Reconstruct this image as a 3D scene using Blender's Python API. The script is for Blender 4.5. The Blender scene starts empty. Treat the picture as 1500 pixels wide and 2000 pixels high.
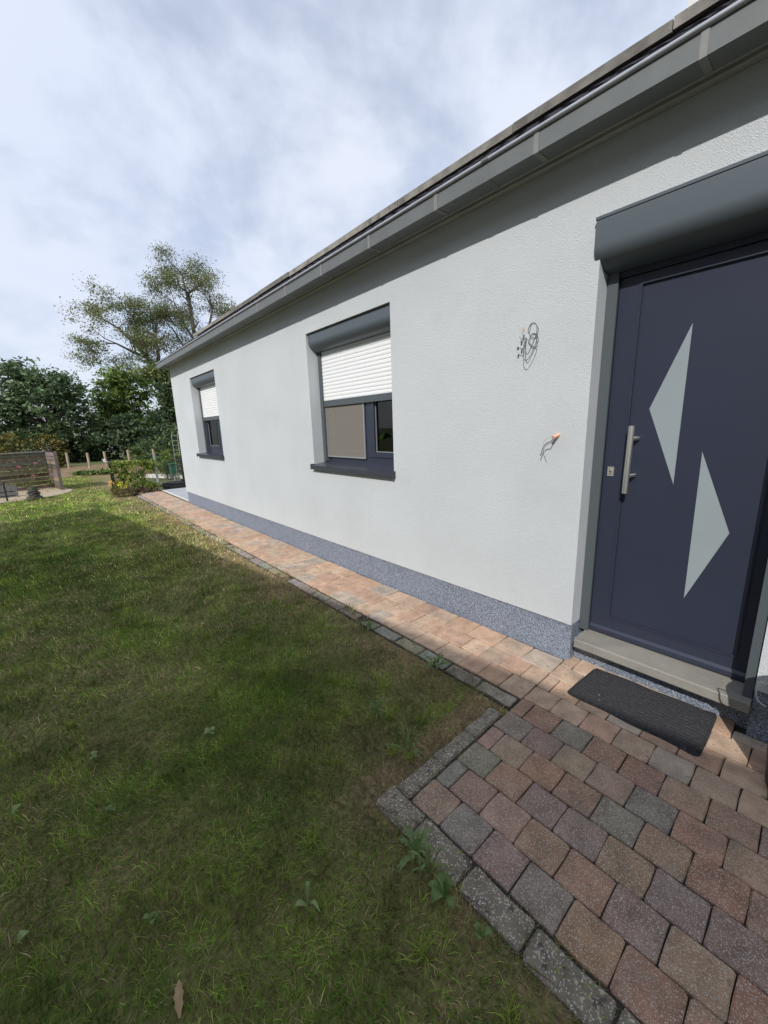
import bpy, math, random
import numpy as np
from mathutils import Vector, Matrix
random.seed(7)
rng = np.random.default_rng(7)
sc = bpy.context.scene
col = sc.collection

# ---------------------------------------------------------------- camera, sky, sun, exposure
cd = bpy.data.cameras.new('camera')
cam = bpy.data.objects.new('camera', cd); col.objects.link(cam)
cd.sensor_fit = 'VERTICAL'; cd.sensor_height = 36.0; cd.sensor_width = 27.0
cd.lens = 36.0 * 757.564 / 2000.0
cd.clip_start = 0.02; cd.clip_end = 3000
R = Matrix(((0.74889652, -0.16413942, 0.64203757), (-0.66195491, -0.13976131, 0.73639832), (-0.03113998, -0.97648606, -0.21331966)))
M = Matrix.Identity(4)
for i in range(3):
    M[i][0] = R[i][0]; M[i][1] = -R[i][1]; M[i][2] = -R[i][2]
M[2][3] = 1.55
cam.matrix_world = M
sc.camera = cam

SUN = Vector((-1.0, -0.47, 0.87)).normalized()          # towards the sun
world = bpy.data.worlds.new('World'); sc.world = world
world.use_nodes = True
nt = world.node_tree; nt.nodes.clear()
N = nt.nodes.new; L = nt.links.new
out = N('ShaderNodeOutputWorld'); bg = N('ShaderNodeBackground'); bg.inputs['Strength'].default_value = 0.1
sky = N('ShaderNodeTexSky'); sky.sky_type = 'NISHITA'; sky.sun_disc = False
sky.sun_elevation = math.asin(SUN.z); sky.sun_rotation = math.atan2(SUN.x, SUN.y)
sky.air_density = 1.0; sky.dust_density = 1.0; sky.ozone_density = 2.5
tc = N('ShaderNodeTexCoord'); sep = N('ShaderNodeSeparateXYZ'); L(tc.outputs['Generated'], sep.inputs[0])
zc = N('ShaderNodeMath'); zc.operation = 'MAXIMUM'; L(sep.outputs['Z'], zc.inputs[0]); zc.inputs[1].default_value = 0.0
za = N('ShaderNodeMath'); za.operation = 'ADD'; L(zc.outputs[0], za.inputs[0]); za.inputs[1].default_value = 0.62
dx = N('ShaderNodeMath'); dx.operation = 'DIVIDE'; L(sep.outputs['X'], dx.inputs[0]); L(za.outputs[0], dx.inputs[1])
dy = N('ShaderNodeMath'); dy.operation = 'DIVIDE'; L(sep.outputs['Y'], dy.inputs[0]); L(za.outputs[0], dy.inputs[1])
cmb = N('ShaderNodeCombineXYZ'); L(dx.outputs[0], cmb.inputs[0]); L(dy.outputs[0], cmb.inputs[1])
mp = N('ShaderNodeMapping'); mp.inputs['Rotation'].default_value = (0, 0, 0.5); mp.inputs['Scale'].default_value = (1.0, 1.1, 1)
L(cmb.outputs[0], mp.inputs['Vector'])
n1 = N('ShaderNodeTexNoise'); n1.inputs['Scale'].default_value = 3.4; n1.inputs['Detail'].default_value = 9; n1.inputs['Roughness'].default_value = 0.54; n1.inputs['Distortion'].default_value = 0.15
L(mp.outputs[0], n1.inputs['Vector'])
r1 = N('ShaderNodeValToRGB'); r1.color_ramp.interpolation = 'EASE'
r1.color_ramp.elements[0].position = 0.36; r1.color_ramp.elements[0].color = (0.58, 0.58, 0.58, 1)
r1.color_ramp.elements[1].position = 0.60; r1.color_ramp.elements[1].color = (1, 1, 1, 1)
L(n1.outputs['Fac'], r1.inputs['Fac'])
n2 = N('ShaderNodeTexNoise'); n2.inputs['Scale'].default_value = 0.9; n2.inputs['Detail'].default_value = 5
L(mp.outputs[0], n2.inputs['Vector'])
r2 = N('ShaderNodeValToRGB')
r2.color_ramp.elements[0].position = 0.36; r2.color_ramp.elements[0].color = (7.2, 8.0, 9.9, 1)
r2.color_ramp.elements[1].position = 0.64; r2.color_ramp.elements[1].color = (8.4, 8.9, 10.0, 1)
L(n2.outputs['Fac'], r2.inputs['Fac'])
mx = N('ShaderNodeMix'); mx.data_type = 'RGBA'
L(r1.outputs['Color'], mx.inputs['Factor']); sg = N('ShaderNodeVectorMath'); sg.operation = 'SCALE'; sg.inputs['Scale'].default_value = 1.45; L(sky.outputs[0], sg.inputs[0]); L(sg.outputs[0], mx.inputs['A']); L(r2.outputs['Color'], mx.inputs['B'])
L(mx.outputs['Result'], bg.inputs['Color']); L(bg.outputs[0], out.inputs['Surface'])

sd = bpy.data.lights.new('sun', 'SUN'); sd.energy = 3.8; sd.angle = math.radians(0.53); sd.color = (1.0, 0.965, 0.92)
so = bpy.data.objects.new('sun', sd); col.objects.link(so)
so.rotation_euler = SUN.to_track_quat('Z', 'Y').to_euler(); so.location = (-6, -6, 12)
sc.view_settings.view_transform = 'Standard'; sc.view_settings.look = 'None'
sc.view_settings.exposure = 0.0; sc.view_settings.gamma = 1.0; sc.view_settings.use_curve_mapping = False

# ---------------------------------------------------------------- helpers
def tag(o, label=None, cat=None, group=None, kind=None):
    if label: o['label'] = label
    if cat: o['category'] = cat
    if group: o['group'] = group
    if kind: o['kind'] = kind
    return o
def empty(name, loc, label=None, cat=None, group=None, rz=0):
    o = bpy.data.objects.new(name, None); col.objects.link(o)
    o.location = loc; o.rotation_euler = (0, 0, rz); o.empty_display_size = 0.1
    return tag(o, label, cat, group)
def origin(p):
    v = Vector((0, 0, 0))
    while p: v += p.location; p = p.parent
    return v
class MB:
    def __init__(s): s.v = []; s.f = []
    def box(s, x0, x1, y0, y1, z0, z1):
        b = len(s.v); s.v += [(x0,y0,z0),(x1,y0,z0),(x1,y1,z0),(x0,y1,z0),(x0,y0,z1),(x1,y0,z1),(x1,y1,z1),(x0,y1,z1)]
        s.f += [tuple(b+i for i in q) for q in ((0,3,2,1),(4,5,6,7),(0,1,5,4),(1,2,6,5),(2,3,7,6),(3,0,4,7))]; return s
    def extrude(s, pts, vec, closed=True):               # 3-D polygon swept along vec
        b = len(s.v); n = len(pts); vec = Vector(vec)
        s.v += [tuple(Vector(p)) for p in pts] + [tuple(Vector(p)+vec) for p in pts]
        for i in range(n if closed else n-1):
            j = (i+1) % n; s.f.append((b+i, b+j, b+n+j, b+n+i))
        if closed: s.f.append(tuple(b+i for i in range(n))[::-1]); s.f.append(tuple(b+n+i for i in range(n)))
        return s
    def tube(s, pts, r, n=6, cap=True):
        pts = [Vector(p) for p in pts]; rs = r if isinstance(r, (list, tuple)) else [r]*len(pts)
        b = len(s.v); ref = None
        for i, p in enumerate(pts):
            t = (pts[min(i+1, len(pts)-1)] - pts[max(i-1, 0)]).normalized()
            if ref is None:
                ref = Vector((0,0,1)) if abs(t.z) < .9 else Vector((1,0,0))
            a = (ref - t*ref.dot(t)).normalized(); c = t.cross(a); ref = a
            for k in range(n):
                q = p + (a*math.cos(2*math.pi*k/n) + c*math.sin(2*math.pi*k/n))*rs[i]; s.v.append(tuple(q))
        for i in range(len(pts)-1):
            for k in range(n):
                k2 = (k+1) % n; s.f.append((b+i*n+k, b+i*n+k2, b+(i+1)*n+k2, b+(i+1)*n+k))
        if cap:
            s.f.append(tuple(b+k for k in range(n))[::-1]); s.f.append(tuple(b+(len(pts)-1)*n+k for k in range(n)))
        return s
    def quad(s, *p):
        b = len(s.v); s.v += [tuple(q) for q in p]; s.f.append(tuple(range(b, b+len(p)))); return s
    def mesh(s, name, mat, org=(0,0,0), smooth=False):
        o = Vector(org); me = bpy.data.meshes.new(name)
        me.from_pydata([tuple(Vector(p)-o) for p in s.v], [], s.f)
        import bmesh
        bm = bmesh.new(); bm.from_mesh(me); bmesh.ops.recalc_face_normals(bm, faces=bm.faces); bm.to_mesh(me); bm.free()
        if mat: me.materials.append(mat)
        if smooth:
            me.polygons.foreach_set('use_smooth', [True]*len(me.polygons))
            try: me.set_sharp_from_angle(angle=math.radians(40))
            except Exception: pass
        return me
    def build(s, name, mat, parent=None, smooth=False, loc=None):
        org = origin(parent) if parent else Vector(loc or (0,0,0))
        o = bpy.data.objects.new(name, s.mesh(name, mat, org, smooth)); col.objects.link(o)
        if parent: o.parent = parent
        else: o.location = org
        return o
def link(name, me, parent=None, loc=(0,0,0), rot=(0,0,0), scale=(1,1,1), color=None):
    o = bpy.data.objects.new(name, me); col.objects.link(o)
    if parent: o.parent = parent
    o.location = loc; o.rotation_euler = rot; o.scale = scale
    if color: o.color = (*color, 1)
    if color and name == 'paver': o.color = (color[0]*1.07, color[1]*.99, color[2]*.91, 1)
    return o
def copy_tree(o, parent=None):
    c = o.copy(); col.objects.link(c)
    if parent: c.parent = parent
    for ch in list(o.children): copy_tree(ch, c)
    return c
def np_mesh(name, V, F, mat, C=None, parent=None, smooth=False, loc=(0,0,0)):
    """V (n,3); F list of (m,k) index arrays; C per-face rgb"""
    me = bpy.data.meshes.new(name); me.vertices.add(len(V)); me.vertices.foreach_set('co', np.asarray(V, np.float32).ravel())
    tot = sum(f.size for f in F); cnt = sum(len(f) for f in F)
    me.loops.add(tot); me.loops.foreach_set('vertex_index', np.concatenate([f.ravel() for f in F]).astype(np.int32))
    sizes = np.concatenate([np.full(len(f), f.shape[1]) for f in F]); st = np.concatenate([[0], np.cumsum(sizes)[:-1]])
    me.polygons.add(cnt); me.polygons.foreach_set('loop_start', st.astype(np.int32)); me.polygons.foreach_set('loop_total', sizes.astype(np.int32))
    if smooth: me.polygons.foreach_set('use_smooth', np.ones(cnt, bool))
    me.update(calc_edges=True)
    if C is not None:
        a = me.attributes.new('Col', 'FLOAT_COLOR', 'FACE')
        a.data.foreach_set('color', np.concatenate([C, np.ones((len(C), 1))], 1).astype(np.float32).ravel())
    me.materials.append(mat)
    o = bpy.data.objects.new(name, me); col.objects.link(o)
    if parent: o.parent = parent
    o.location = loc
    return o

# ---------------------------------------------------------------- materials
def mat(name, color=(.5,.5,.5), rough=.6, metal=0, var=0., vscale=3., bump=0., bscale=80., speck=None, spec=.5, objcol=False, attr=False, transl=0., stain=None, vdetail=4):
    m = bpy.data.materials.new(name); m.use_nodes = True; t = m.node_tree; nn = t.nodes; nn.clear()
    N = nn.new; L = t.links.new
    o = N('ShaderNodeOutputMaterial'); b = N('ShaderNodeBsdfPrincipled'); L(b.outputs[0], o.inputs[0])
    b.inputs['Roughness'].default_value = rough; b.inputs['Metallic'].default_value = metal; b.inputs['Specular IOR Level'].default_value = spec
    geo = N('ShaderNodeNewGeometry'); pos = geo.outputs['Position']
    if objcol: src = N('ShaderNodeObjectInfo').outputs['Color']
    elif attr:
        a = N('ShaderNodeAttribute'); a.attribute_name = 'Col'; src = a.outputs['Color']
    else:
        c = N('ShaderNodeRGB'); c.outputs[0].default_value = (*color, 1); src = c.outputs[0]
    if var:
        n = N('ShaderNodeTexNoise'); n.inputs['Scale'].default_value = vscale; n.inputs['Detail'].default_value = vdetail; L(pos, n.inputs['Vector'])
        mr = N('ShaderNodeMapRange'); mr.inputs[1].default_value = .25; mr.inputs[2].default_value = .75
        mr.inputs[3].default_value = 1-var; mr.inputs[4].default_value = 1+var; L(n.outputs['Fac'], mr.inputs[0])
        h = N('ShaderNodeVectorMath'); h.operation = 'SCALE'; L(src, h.inputs[0]); L(mr.outputs[0], h.inputs['Scale']); src = h.outputs[0]
    for (sc_, thr, wid, scol, amt, kind) in (speck or []):
        if kind == 'v':
            n = N('ShaderNodeTexVoronoi'); n.inputs['Scale'].default_value = sc_; L(pos, n.inputs['Vector'])
            s2 = N('ShaderNodeSeparateColor'); L(n.outputs['Color'], s2.inputs[0]); f = s2.outputs[0]
        else:
            n = N('ShaderNodeTexNoise'); n.inputs['Scale'].default_value = sc_; n.inputs['Detail'].default_value = 3; L(pos, n.inputs['Vector']); f = n.outputs['Fac']
        mr = N('ShaderNodeMapRange'); mr.inputs[1].default_value = thr; mr.inputs[2].default_value = thr+wid; mr.inputs[3].default_value = 0; mr.inputs[4].default_value = amt
        L(f, mr.inputs[0])
        x = N('ShaderNodeMix'); x.data_type = 'RGBA'; L(mr.outputs[0], x.inputs['Factor']); L(src, x.inputs['A']); x.inputs['B'].default_value = (*scol, 1); src = x.outputs['Result']
    L(src, b.inputs['Base Color'])
    if bump:
        n = N('ShaderNodeTexNoise'); n.inputs['Scale'].default_value = bscale; n.inputs['Detail'].default_value = 3; L(pos, n.inputs['Vector'])
        bp = N('ShaderNodeBump'); bp.inputs['Strength'].default_value = min(1, bump); bp.inputs['Distance'].default_value = .004*max(1, bump); L(n.outputs['Fac'], bp.inputs['Height']); L(bp.outputs[0], b.inputs['Normal'])
    if transl:
        tr = N('ShaderNodeBsdfTranslucent'); L(src, tr.inputs['Color']); ms = N('ShaderNodeMixShader'); ms.inputs[0].default_value = transl
        L(b.outputs[0], ms.inputs[1]); L(tr.outputs[0], ms.inputs[2]); L(ms.outputs[0], o.inputs[0])
    return m
def glassy(name, tint=(.9,.95,.93), refl=.08):
    m = bpy.data.materials.new(name); m.use_nodes = True; t = m.node_tree; t.nodes.clear(); N = t.nodes.new; L = t.links.new
    o = N('ShaderNodeOutputMaterial'); tr = N('ShaderNodeBsdfTransparent'); tr.inputs[0].default_value = (*tint, 1)
    g = N('ShaderNodeBsdfGlossy'); g.inputs['Roughness'].default_value = .02
    fr = N('ShaderNodeFresnel'); fr.inputs[0].default_value = 1.5
    ad = N('ShaderNodeMath'); ad.operation = 'ADD'; ad.inputs[1].default_value = refl - .04; L(fr.outputs[0], ad.inputs[0])
    ms = N('ShaderNodeMixShader'); L(ad.outputs[0], ms.inputs[0]); L(tr.outputs[0], ms.inputs[1]); L(g.outputs[0], ms.inputs[2]); L(ms.outputs[0], o.inputs[0])
    return m
m_wall = mat('stucco', (.56,.59,.605), .92, var=.05, vscale=1.3, bump=1.3, bscale=240, spec=.2, vdetail=8,
             speck=[(260,.56,.12,(.42,.43,.44),.5,'n'), (2.2,.55,.3,(.48,.49,.48),.35,'n')])
m_plinth = mat('mosaic_plaster', (.115,.138,.18), .7, bump=.6, bscale=300, var=.18, vscale=3.5,
               speck=[(300,.60,.02,(.42,.47,.56),.85,'v'), (340,.78,.02,(.045,.055,.085),.9,'v')])
m_dark = mat('anthracite_paint', (.029,.034,.056), .34, spec=.45, var=.04, vscale=4)
m_box = mat('shutter_box_paint', (.088,.108,.124), .42, spec=.5)
m_rail = mat('guide_rail_paint', (.075,.09,.098), .45)
m_white = mat('white_slat', (.80,.81,.81), .45)
m_sill = mat('sill_metal', (.042,.046,.062), .3, spec=.5, var=.1, vscale=9)
m_gut = mat('zinc_grey', (.145,.155,.152), .5, metal=.15, var=.10, vscale=6, bump=.1, bscale=30)
m_bead = mat('zinc_bead', (.42,.43,.46), .38, metal=.5, var=.12, vscale=10)
m_strap = mat('zinc_strap', (.22,.22,.21), .5, metal=.15, var=.12, vscale=20)
m_soff = mat('soffit_board', (.36,.365,.35), .7, var=.10, vscale=5)
m_tile = mat('roof_tile_glaze', (.022,.020,.026), .85, spec=.15, var=.35, vscale=14, bump=.3, bscale=60)
m_cap = mat('fibre_cement', (.20,.185,.165), .9, objcol=True, var=.35, vscale=9, bump=.5, bscale=60, vdetail=8,
            speck=[(7,.58,.10,(.09,.083,.075),.65,'n'), (40,.62,.06,(.10,.095,.085),.6,'n')])
m_glass = glassy('window_glass', (.82,.88,.86), .05)
m_frost = mat('frosted_glass', (.27,.315,.33), .25, spec=.6, var=.05, vscale=3)
m_steel = mat('brushed_steel', (.80,.78,.73), .38, metal=1)
m_lock = mat('lock_steel', (.55,.54,.48), .4, metal=.7)
m_black = mat('black_plastic', (.012,.012,.013), .5)
m_stone = mat('doorstep_stone', (.235,.222,.195), .85, var=.16, vscale=7, bump=.5, bscale=60, vdetail=9,
              speck=[(22,.56,.08,(.25,.24,.21),.6,'n'), (90,.70,.05,(.62,.58,.48),.7,'n')])
m_paver = mat('paver_concrete', (.3,.2,.15), .93, objcol=True, var=.32, vscale=13, bump=.9, bscale=150, spec=.25, vdetail=6,
              speck=[(380,.82,.06,(.52,.48,.42),.65,'v'), (230,.62,.06,(.60,.56,.50),.35,'n'), (190,.60,.08,(.07,.06,.055),.40,'n'), (9,.58,.16,(.42,.38,.32),.22,'n'), (26,.64,.05,(.10,.085,.075),.45,'n'), (5,.56,.2,(.19,.165,.14),.45,'n')])
m_kerb = mat('kerb_concrete', (.175,.152,.118), .95, var=.28, vscale=14, bump=1.6, bscale=110, vdetail=7,
             speck=[(170,.86,.05,(.48,.43,.33),.6,'v'), (22,.60,.05,(.05,.046,.04),.75,'n'), (260,.90,.04,(.56,.54,.50),.7,'v'), (12,.62,.10,(.10,.10,.05),.5,'n')])
m_joint = mat('joint_soil', (.035,.032,.026), 1, var=.4, vscale=40, bump=1, bscale=120)
m_mat = mat('doormat_pile', (.036,.036,.039), 1, bump=.6, bscale=400, var=.3, vscale=60, spec=.1,
            speck=[(520,.90,.04,(.12,.12,.13),.4,'v'), (60,.74,.03,(.5,.49,.46),.8,'n')])
m_grass = mat('grass_blade', rough=.75, attr=True, transl=.30, spec=.2)
m_leaf = mat('tree_leaf', rough=.6, attr=True, transl=.28, spec=.3)
m_lawn = mat('lawn_soil', rough=1, attr=True, var=.35, vscale=45, bump=1.5, bscale=90, spec=.1)
m_meadow = mat('meadow_grass', (.10,.12,.04), 1, var=.4, vscale=.8, bump=1, bscale=20)
m_soil = mat('field_soil', (.20,.135,.07), 1, var=.3, vscale=3, bump=1.5, bscale=30)
m_sand = mat('sand', (.40,.32,.24), 1, var=.12, vscale=6, bump=.8, bscale=60)
m_slab = mat('terrace_slab', (.38,.40,.42), .8, var=.08, vscale=4)
m_edge = mat('pale_edging', (.62,.60,.54), .8, var=.1, vscale=6)
m_wood = mat('weathered_board', (.17,.14,.115), .9, objcol=True, var=.35, vscale=9, bump=.5, bscale=50, vdetail=8)
m_post = mat('timber_post', (.34,.28,.19), .9, var=.25, vscale=8)
m_bark = mat('bark', (.11,.095,.075), .95, var=.35, vscale=5, bump=1, bscale=20)
m_wire = mat('cable_sheath', (.10,.11,.12), .5)
m_wireL = mat('cable_pale', (.42,.43,.43), .5)
m_conn = mat('cable_connector', (.78,.42,.28), .45)
m_connp = mat('connector_pale', (.55,.42,.36), .5)
m_fence = mat('fence_wire', (.03,.035,.03), .5)
m_galv = mat('galvanised_post', (.40,.41,.40), .45, metal=.4)
m_green = mat('green_plastic', (.03,.12,.07), .4)
m_yellow = mat('yellow_plastic', (.75,.50,.03), .5)
m_slate = mat('slate_stone', (.07,.068,.065), .85, objcol=True, var=.3, vscale=20, bump=.8, bscale=40)
m_room = mat('room_wall', (.16,.155,.15), .9)
m_render2 = mat('neighbour_render', (.46,.44,.40), .9, var=.06, vscale=1, bump=.5, bscale=60)
m_pale = mat('pale_house_wall', (.62,.62,.62), .9)
m_rooft2 = mat('brown_roof_tile', (.10,.05,.04), .8, var=.25, vscale=6, bump=.5, bscale=20)
m_chim = mat('chimney_cladding', (.62,.62,.62), .7, var=.05)
m_brick = mat('chimney_brick', (.35,.14,.10), .9, var=.2, vscale=20)
m_petal = mat('flower_petal', rough=.6, attr=True, transl=.2)
m_stem = mat('plant_stem', (.10,.12,.05), .8)
m_curt = mat('curtain_cloth', (.55,.52,.47), .9)
def screen_mat():
    m = bpy.data.materials.new('insect_mesh'); m.use_nodes = True; t = m.node_tree; t.nodes.clear(); N = t.nodes.new; L = t.links.new
    o = N('ShaderNodeOutputMaterial'); tr = N('ShaderNodeBsdfTransparent'); d = N('ShaderNodeBsdfDiffuse'); d.inputs[0].default_value = (.30,.275,.24,1)
    ms = N('ShaderNodeMixShader'); ms.inputs[0].default_value = .5; L(tr.outputs[0], ms.inputs[1]); L(d.outputs[0], ms.inputs[2]); L(ms.outputs[0], o.inputs[0]); return m
m_screen = screen_mat()

# ---------------------------------------------------------------- numpy value noise
def vnoise(x, y, seed=0):
    def h(i, j):
        n = (i.astype(np.int64)*374761393 + j.astype(np.int64)*668265263 + seed*982451653) & 0x7fffffff
        n = ((n ^ (n >> 13))*1274126177) & 0x7fffffff
        return ((n ^ (n >> 16)) & 0xffff)/65535.0
    xi = np.floor(x); yi = np.floor(y); u = x-xi; v = y-yi; u = u*u*(3-2*u); v = v*v*(3-2*v)
    return (h(xi,yi)*(1-u)+h(xi+1,yi)*u)*(1-v) + (h(xi,yi+1)*(1-u)+h(xi+1,yi+1)*u)*v
def fbm(x, y, s, seed=0, o=4):
    t = 0; a = 1; w = 0
    for k in range(o): t = t + a*vnoise(x*s*2**k, y*s*2**k, seed+k); w += a; a *= .55
    return t/w

D = 2.4014
WY1 = 9.62
# ---------------------------------------------------------------- ground
g = MB().quad((-400,-400,-.06),(400,-400,-.06),(400,600,-.06),(-400,600,-.06)).build('ground', m_meadow); tag(g, kind='structure')

def path_edge(y):                                   # ragged edge of the lawn along the path
    return 1.768 + .060*np.clip((y-1.2)/1.5, 0, 1) + .035*(fbm(y, y*0, 1.7, 31)-.5)*2 + np.where(y > 5, .012*(y-5), 0)
def in_lawn(x, y, grow=0.0):
    e = path_edge(y) + grow
    a = (y > 1.055-grow) & (x < e)
    k = .035*(fbm(x, y, 9, 77)-.5)*2
    b = (x < .862+grow*1.5+k)
    c = (y > 1.03-grow*1.6+k) & (x < 1.70)
    far = (y < 11.6) | (x < 1.3)
    return ((a & far) | b | (c & far)) & (y < 21)
def lawn_color(x, y, n):
    """patchy lawn: returns deadness 0..1 and brightness"""
    dead = fbm(x, y, 1.1, 5)*.8 + fbm(x, y, 3.3, 9)*.5 - .30
    dp = np.clip(path_edge(y) - x, 0, 9)
    near = np.exp(-dp/.38)*.65*np.clip((y-.8)/1.0, 0, 1) + np.exp(-dp/.9)*.22*np.clip((y-1.5)/2, 0, 1)
    dk = np.where(y < 1.2, np.clip(.87-x, 0, 9), 9)
    near = near + np.exp(-dk/.18)*.45 + np.exp(-np.clip(np.hypot(np.clip(x-.9, None, 0), y-1.04), 0, 9)/.22)*.3
    return np.clip(dead + near, 0, 1)
G1 = np.array([.088,.155,.022]); G2 = np.array([.255,.365,.058]); ST = np.array([.46,.37,.19]); BR = np.array([.235,.18,.105])
# lawn sheet with coloured thatch
xs = np.concatenate([np.linspace(-14, -3, 34), np.linspace(-2.9, 2.36, 130)]); ys = np.concatenate([np.linspace(-6, -1.1, 20), np.linspace(-1, 6, 170), np.linspace(6.1, 21, 120)])
X, Y = np.meshgrid(xs, ys); Z = -.018 + .02*(fbm(X, Y, 1.3, 3)-.5) ; 
V = np.stack([X.ravel(), Y.ravel(), Z.ravel()], 1); nx = len(xs)
I = np.arange(len(ys)-1)[:, None]*nx + np.arange(nx-1)[None]; F = np.stack([I, I+1, I+nx+1, I+nx], -1).reshape(-1, 4)
fc = V[F].mean(1); dd = lawn_color(fc[:,0], fc[:,1], 0)[:, None]
w = np.clip(fbm(fc[:,0], fc[:,1], 2.0, 50)*1.6-.3, 0, 1)[:, None]
C = (G1*.6*(1-w) + G2*.45*w)*(1-dd) + (BR*.45+ST*.25)*dd
keep = ~((fc[:,0] > 1.0) & (fc[:,1] < .9)) & ~((fc[:,0] > 1.95) & (fc[:,1] < 12.2))
o = np_mesh('lawn', V, [F[keep]], m_lawn, C[keep], smooth=True); tag(o, kind='structure')

# grass blades
def blades(n, x0, x1, y0, y1, wid, hgt, r0, r1):
    x = rng.uniform(x0, x1, n); y = rng.uniform(y0, y1, n); r = np.hypot(x, y)
    k = in_lawn(x, y, .045) & (r >= r0) & (r < r1); x = x[k]; y = y[k]
    dens = fbm(x, y, 5.0, 14); dead = lawn_color(x, y, 0)
    k = rng.random(len(x)) < np.clip(1.25 - dead*.45 + (dens-.5)*.9, .2, 1); x, y, dens, dead = x[k], y[k], dens[k], dead[k]
    n = len(x); tuft = np.clip((fbm(x, y, 6.5, 88)-.56)*6, 0, 1); isdead = rng.random(n) < dead*.95
    h = hgt*rng.uniform(.45, 1.25, n)*(1+.6*tuft)*np.where(isdead, .8, 1); a = rng.uniform(0, 2*np.pi, n)
    swirl = fbm(x, y, 1.8, 61)*9; a = np.where(rng.random(n) < .45, swirl + rng.normal(0, .7, n), a)
    lean = np.clip(rng.normal(.90, .40, n) + np.where(isdead, .3, 0) - .25*tuft, .1, 1.5)
    dx_, dy_ = np.cos(a), np.sin(a); sx, sy = -dy_, dx_; wv = wid*rng.uniform(.5, 1.3, n)
    z0 = -.018 + .02*(fbm(x, y, 1.3, 3)-.5)
    m1 = .55*h; l1 = np.clip(lean*.7, 0, 1.5); l2 = np.clip(lean*1.25, 0, 1.62)
    mx_, my_, mz = x+dx_*np.sin(l1)*m1, y+dy_*np.sin(l1)*m1, z0+np.cos(l1)*m1
    tx, ty, tz = mx_+dx_*np.sin(l2)*.5*h, my_+dy_*np.sin(l2)*.5*h, np.maximum(mz+np.cos(l2)*.5*h, z0+.002)
    V = np.empty((n, 5, 3))
    V[:,0] = np.stack([x-sx*wv/2, y-sy*wv/2, z0], 1); V[:,1] = np.stack([x+sx*wv/2, y+sy*wv/2, z0], 1)
    V[:,2] = np.stack([mx_+sx*wv*.42, my_+sy*wv*.42, mz], 1); V[:,3] = np.stack([mx_-sx*wv*.42, my_-sy*wv*.42, mz], 1); V[:,4] = np.stack([tx, ty, tz], 1)
    w = np.clip(fbm(x, y, 2.0, 50)*1.3-.35 + (fbm(x, y, 11, 51)-.5)*.9 + rng.normal(0, .25, n) + .6*tuft, 0, 1.5)[:, None]
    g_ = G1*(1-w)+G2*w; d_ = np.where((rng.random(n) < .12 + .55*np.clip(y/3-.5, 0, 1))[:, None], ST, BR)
    c = np.where(isdead[:, None], d_*(1+.45*np.clip((y-2.5)/2, 0, 1))[:, None], g_*(1+.45*np.clip((y-6)/6, 0, 1))[:, None])*rng.uniform(.5, 1.5, (n, 1))*(.55 + .9*np.clip((fbm(x, y, 8, 123, 3)-.2)/.6, 0, 1))[:, None]  # straw and green brightened farther out: sunlit lawn put into the blade colour
    return V, c
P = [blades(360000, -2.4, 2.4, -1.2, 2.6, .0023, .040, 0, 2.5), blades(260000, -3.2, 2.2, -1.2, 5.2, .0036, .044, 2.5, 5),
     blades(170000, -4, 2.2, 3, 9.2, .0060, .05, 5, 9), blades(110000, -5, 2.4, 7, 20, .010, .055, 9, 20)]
def tufts(m):
    cx = rng.uniform(-2.2, 1.7, m); cy = rng.uniform(.2, 4.5, m); k = in_lawn(cx, cy, -.03); cx, cy = cx[k], cy[k]
    cx = np.concatenate([cx, [1.10,1.06,1.20,1.17,1.35,1.30,.62,.70,.45]]); cy = np.concatenate([cy, [1.13,1.20,1.40,1.46,1.6,1.25,.6,.35,.9]])
    per = 46; n = len(cx)*per; x = np.repeat(cx, per)+rng.normal(0, .012, n); y = np.repeat(cy, per)+rng.normal(0, .012, n)
    a = rng.uniform(0, 2*np.pi, n); h = rng.uniform(.04, .075, n); lean = rng.uniform(.35, 1.35, n); wv = rng.uniform(.0018, .0034, n)
    dx_, dy_ = np.cos(a), np.sin(a); sx, sy = -dy_, dx_; z0 = np.full(n, -.015); l1 = lean*.7; l2 = lean*1.2
    mx_, my_, mz = x+dx_*np.sin(l1)*h*.55, y+dy_*np.sin(l1)*h*.55, z0+np.cos(l1)*h*.55
    tx, ty, tz = mx_+dx_*np.sin(l2)*.5*h, my_+dy_*np.sin(l2)*.5*h, mz+np.cos(l2)*.5*h
    V = np.stack([np.stack([x-sx*wv/2,y-sy*wv/2,z0],1), np.stack([x+sx*wv/2,y+sy*wv/2,z0],1), np.stack([mx_+sx*wv*.42,my_+sy*wv*.42,mz],1), np.stack([mx_-sx*wv*.42,my_-sy*wv*.42,mz],1), np.stack([tx,ty,tz],1)], 1)
    kind = np.repeat(rng.uniform(0, 1, len(cx)), per)[:, None]
    return V, (np.array([.25,.33,.055])*kind + np.array([.16,.21,.06])*(1-kind))*rng.uniform(.6, 1.35, (n, 1))
P.append(tufts(45))
V = np.concatenate([p[0] for p in P]); C = np.concatenate([p[1] for p in P]); n = len(V); V = V.reshape(-1, 3); b = np.arange(n)[:, None]*5
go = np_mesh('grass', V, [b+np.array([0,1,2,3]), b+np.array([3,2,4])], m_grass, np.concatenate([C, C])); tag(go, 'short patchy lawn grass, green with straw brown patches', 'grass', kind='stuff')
print('blades', n)

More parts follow.
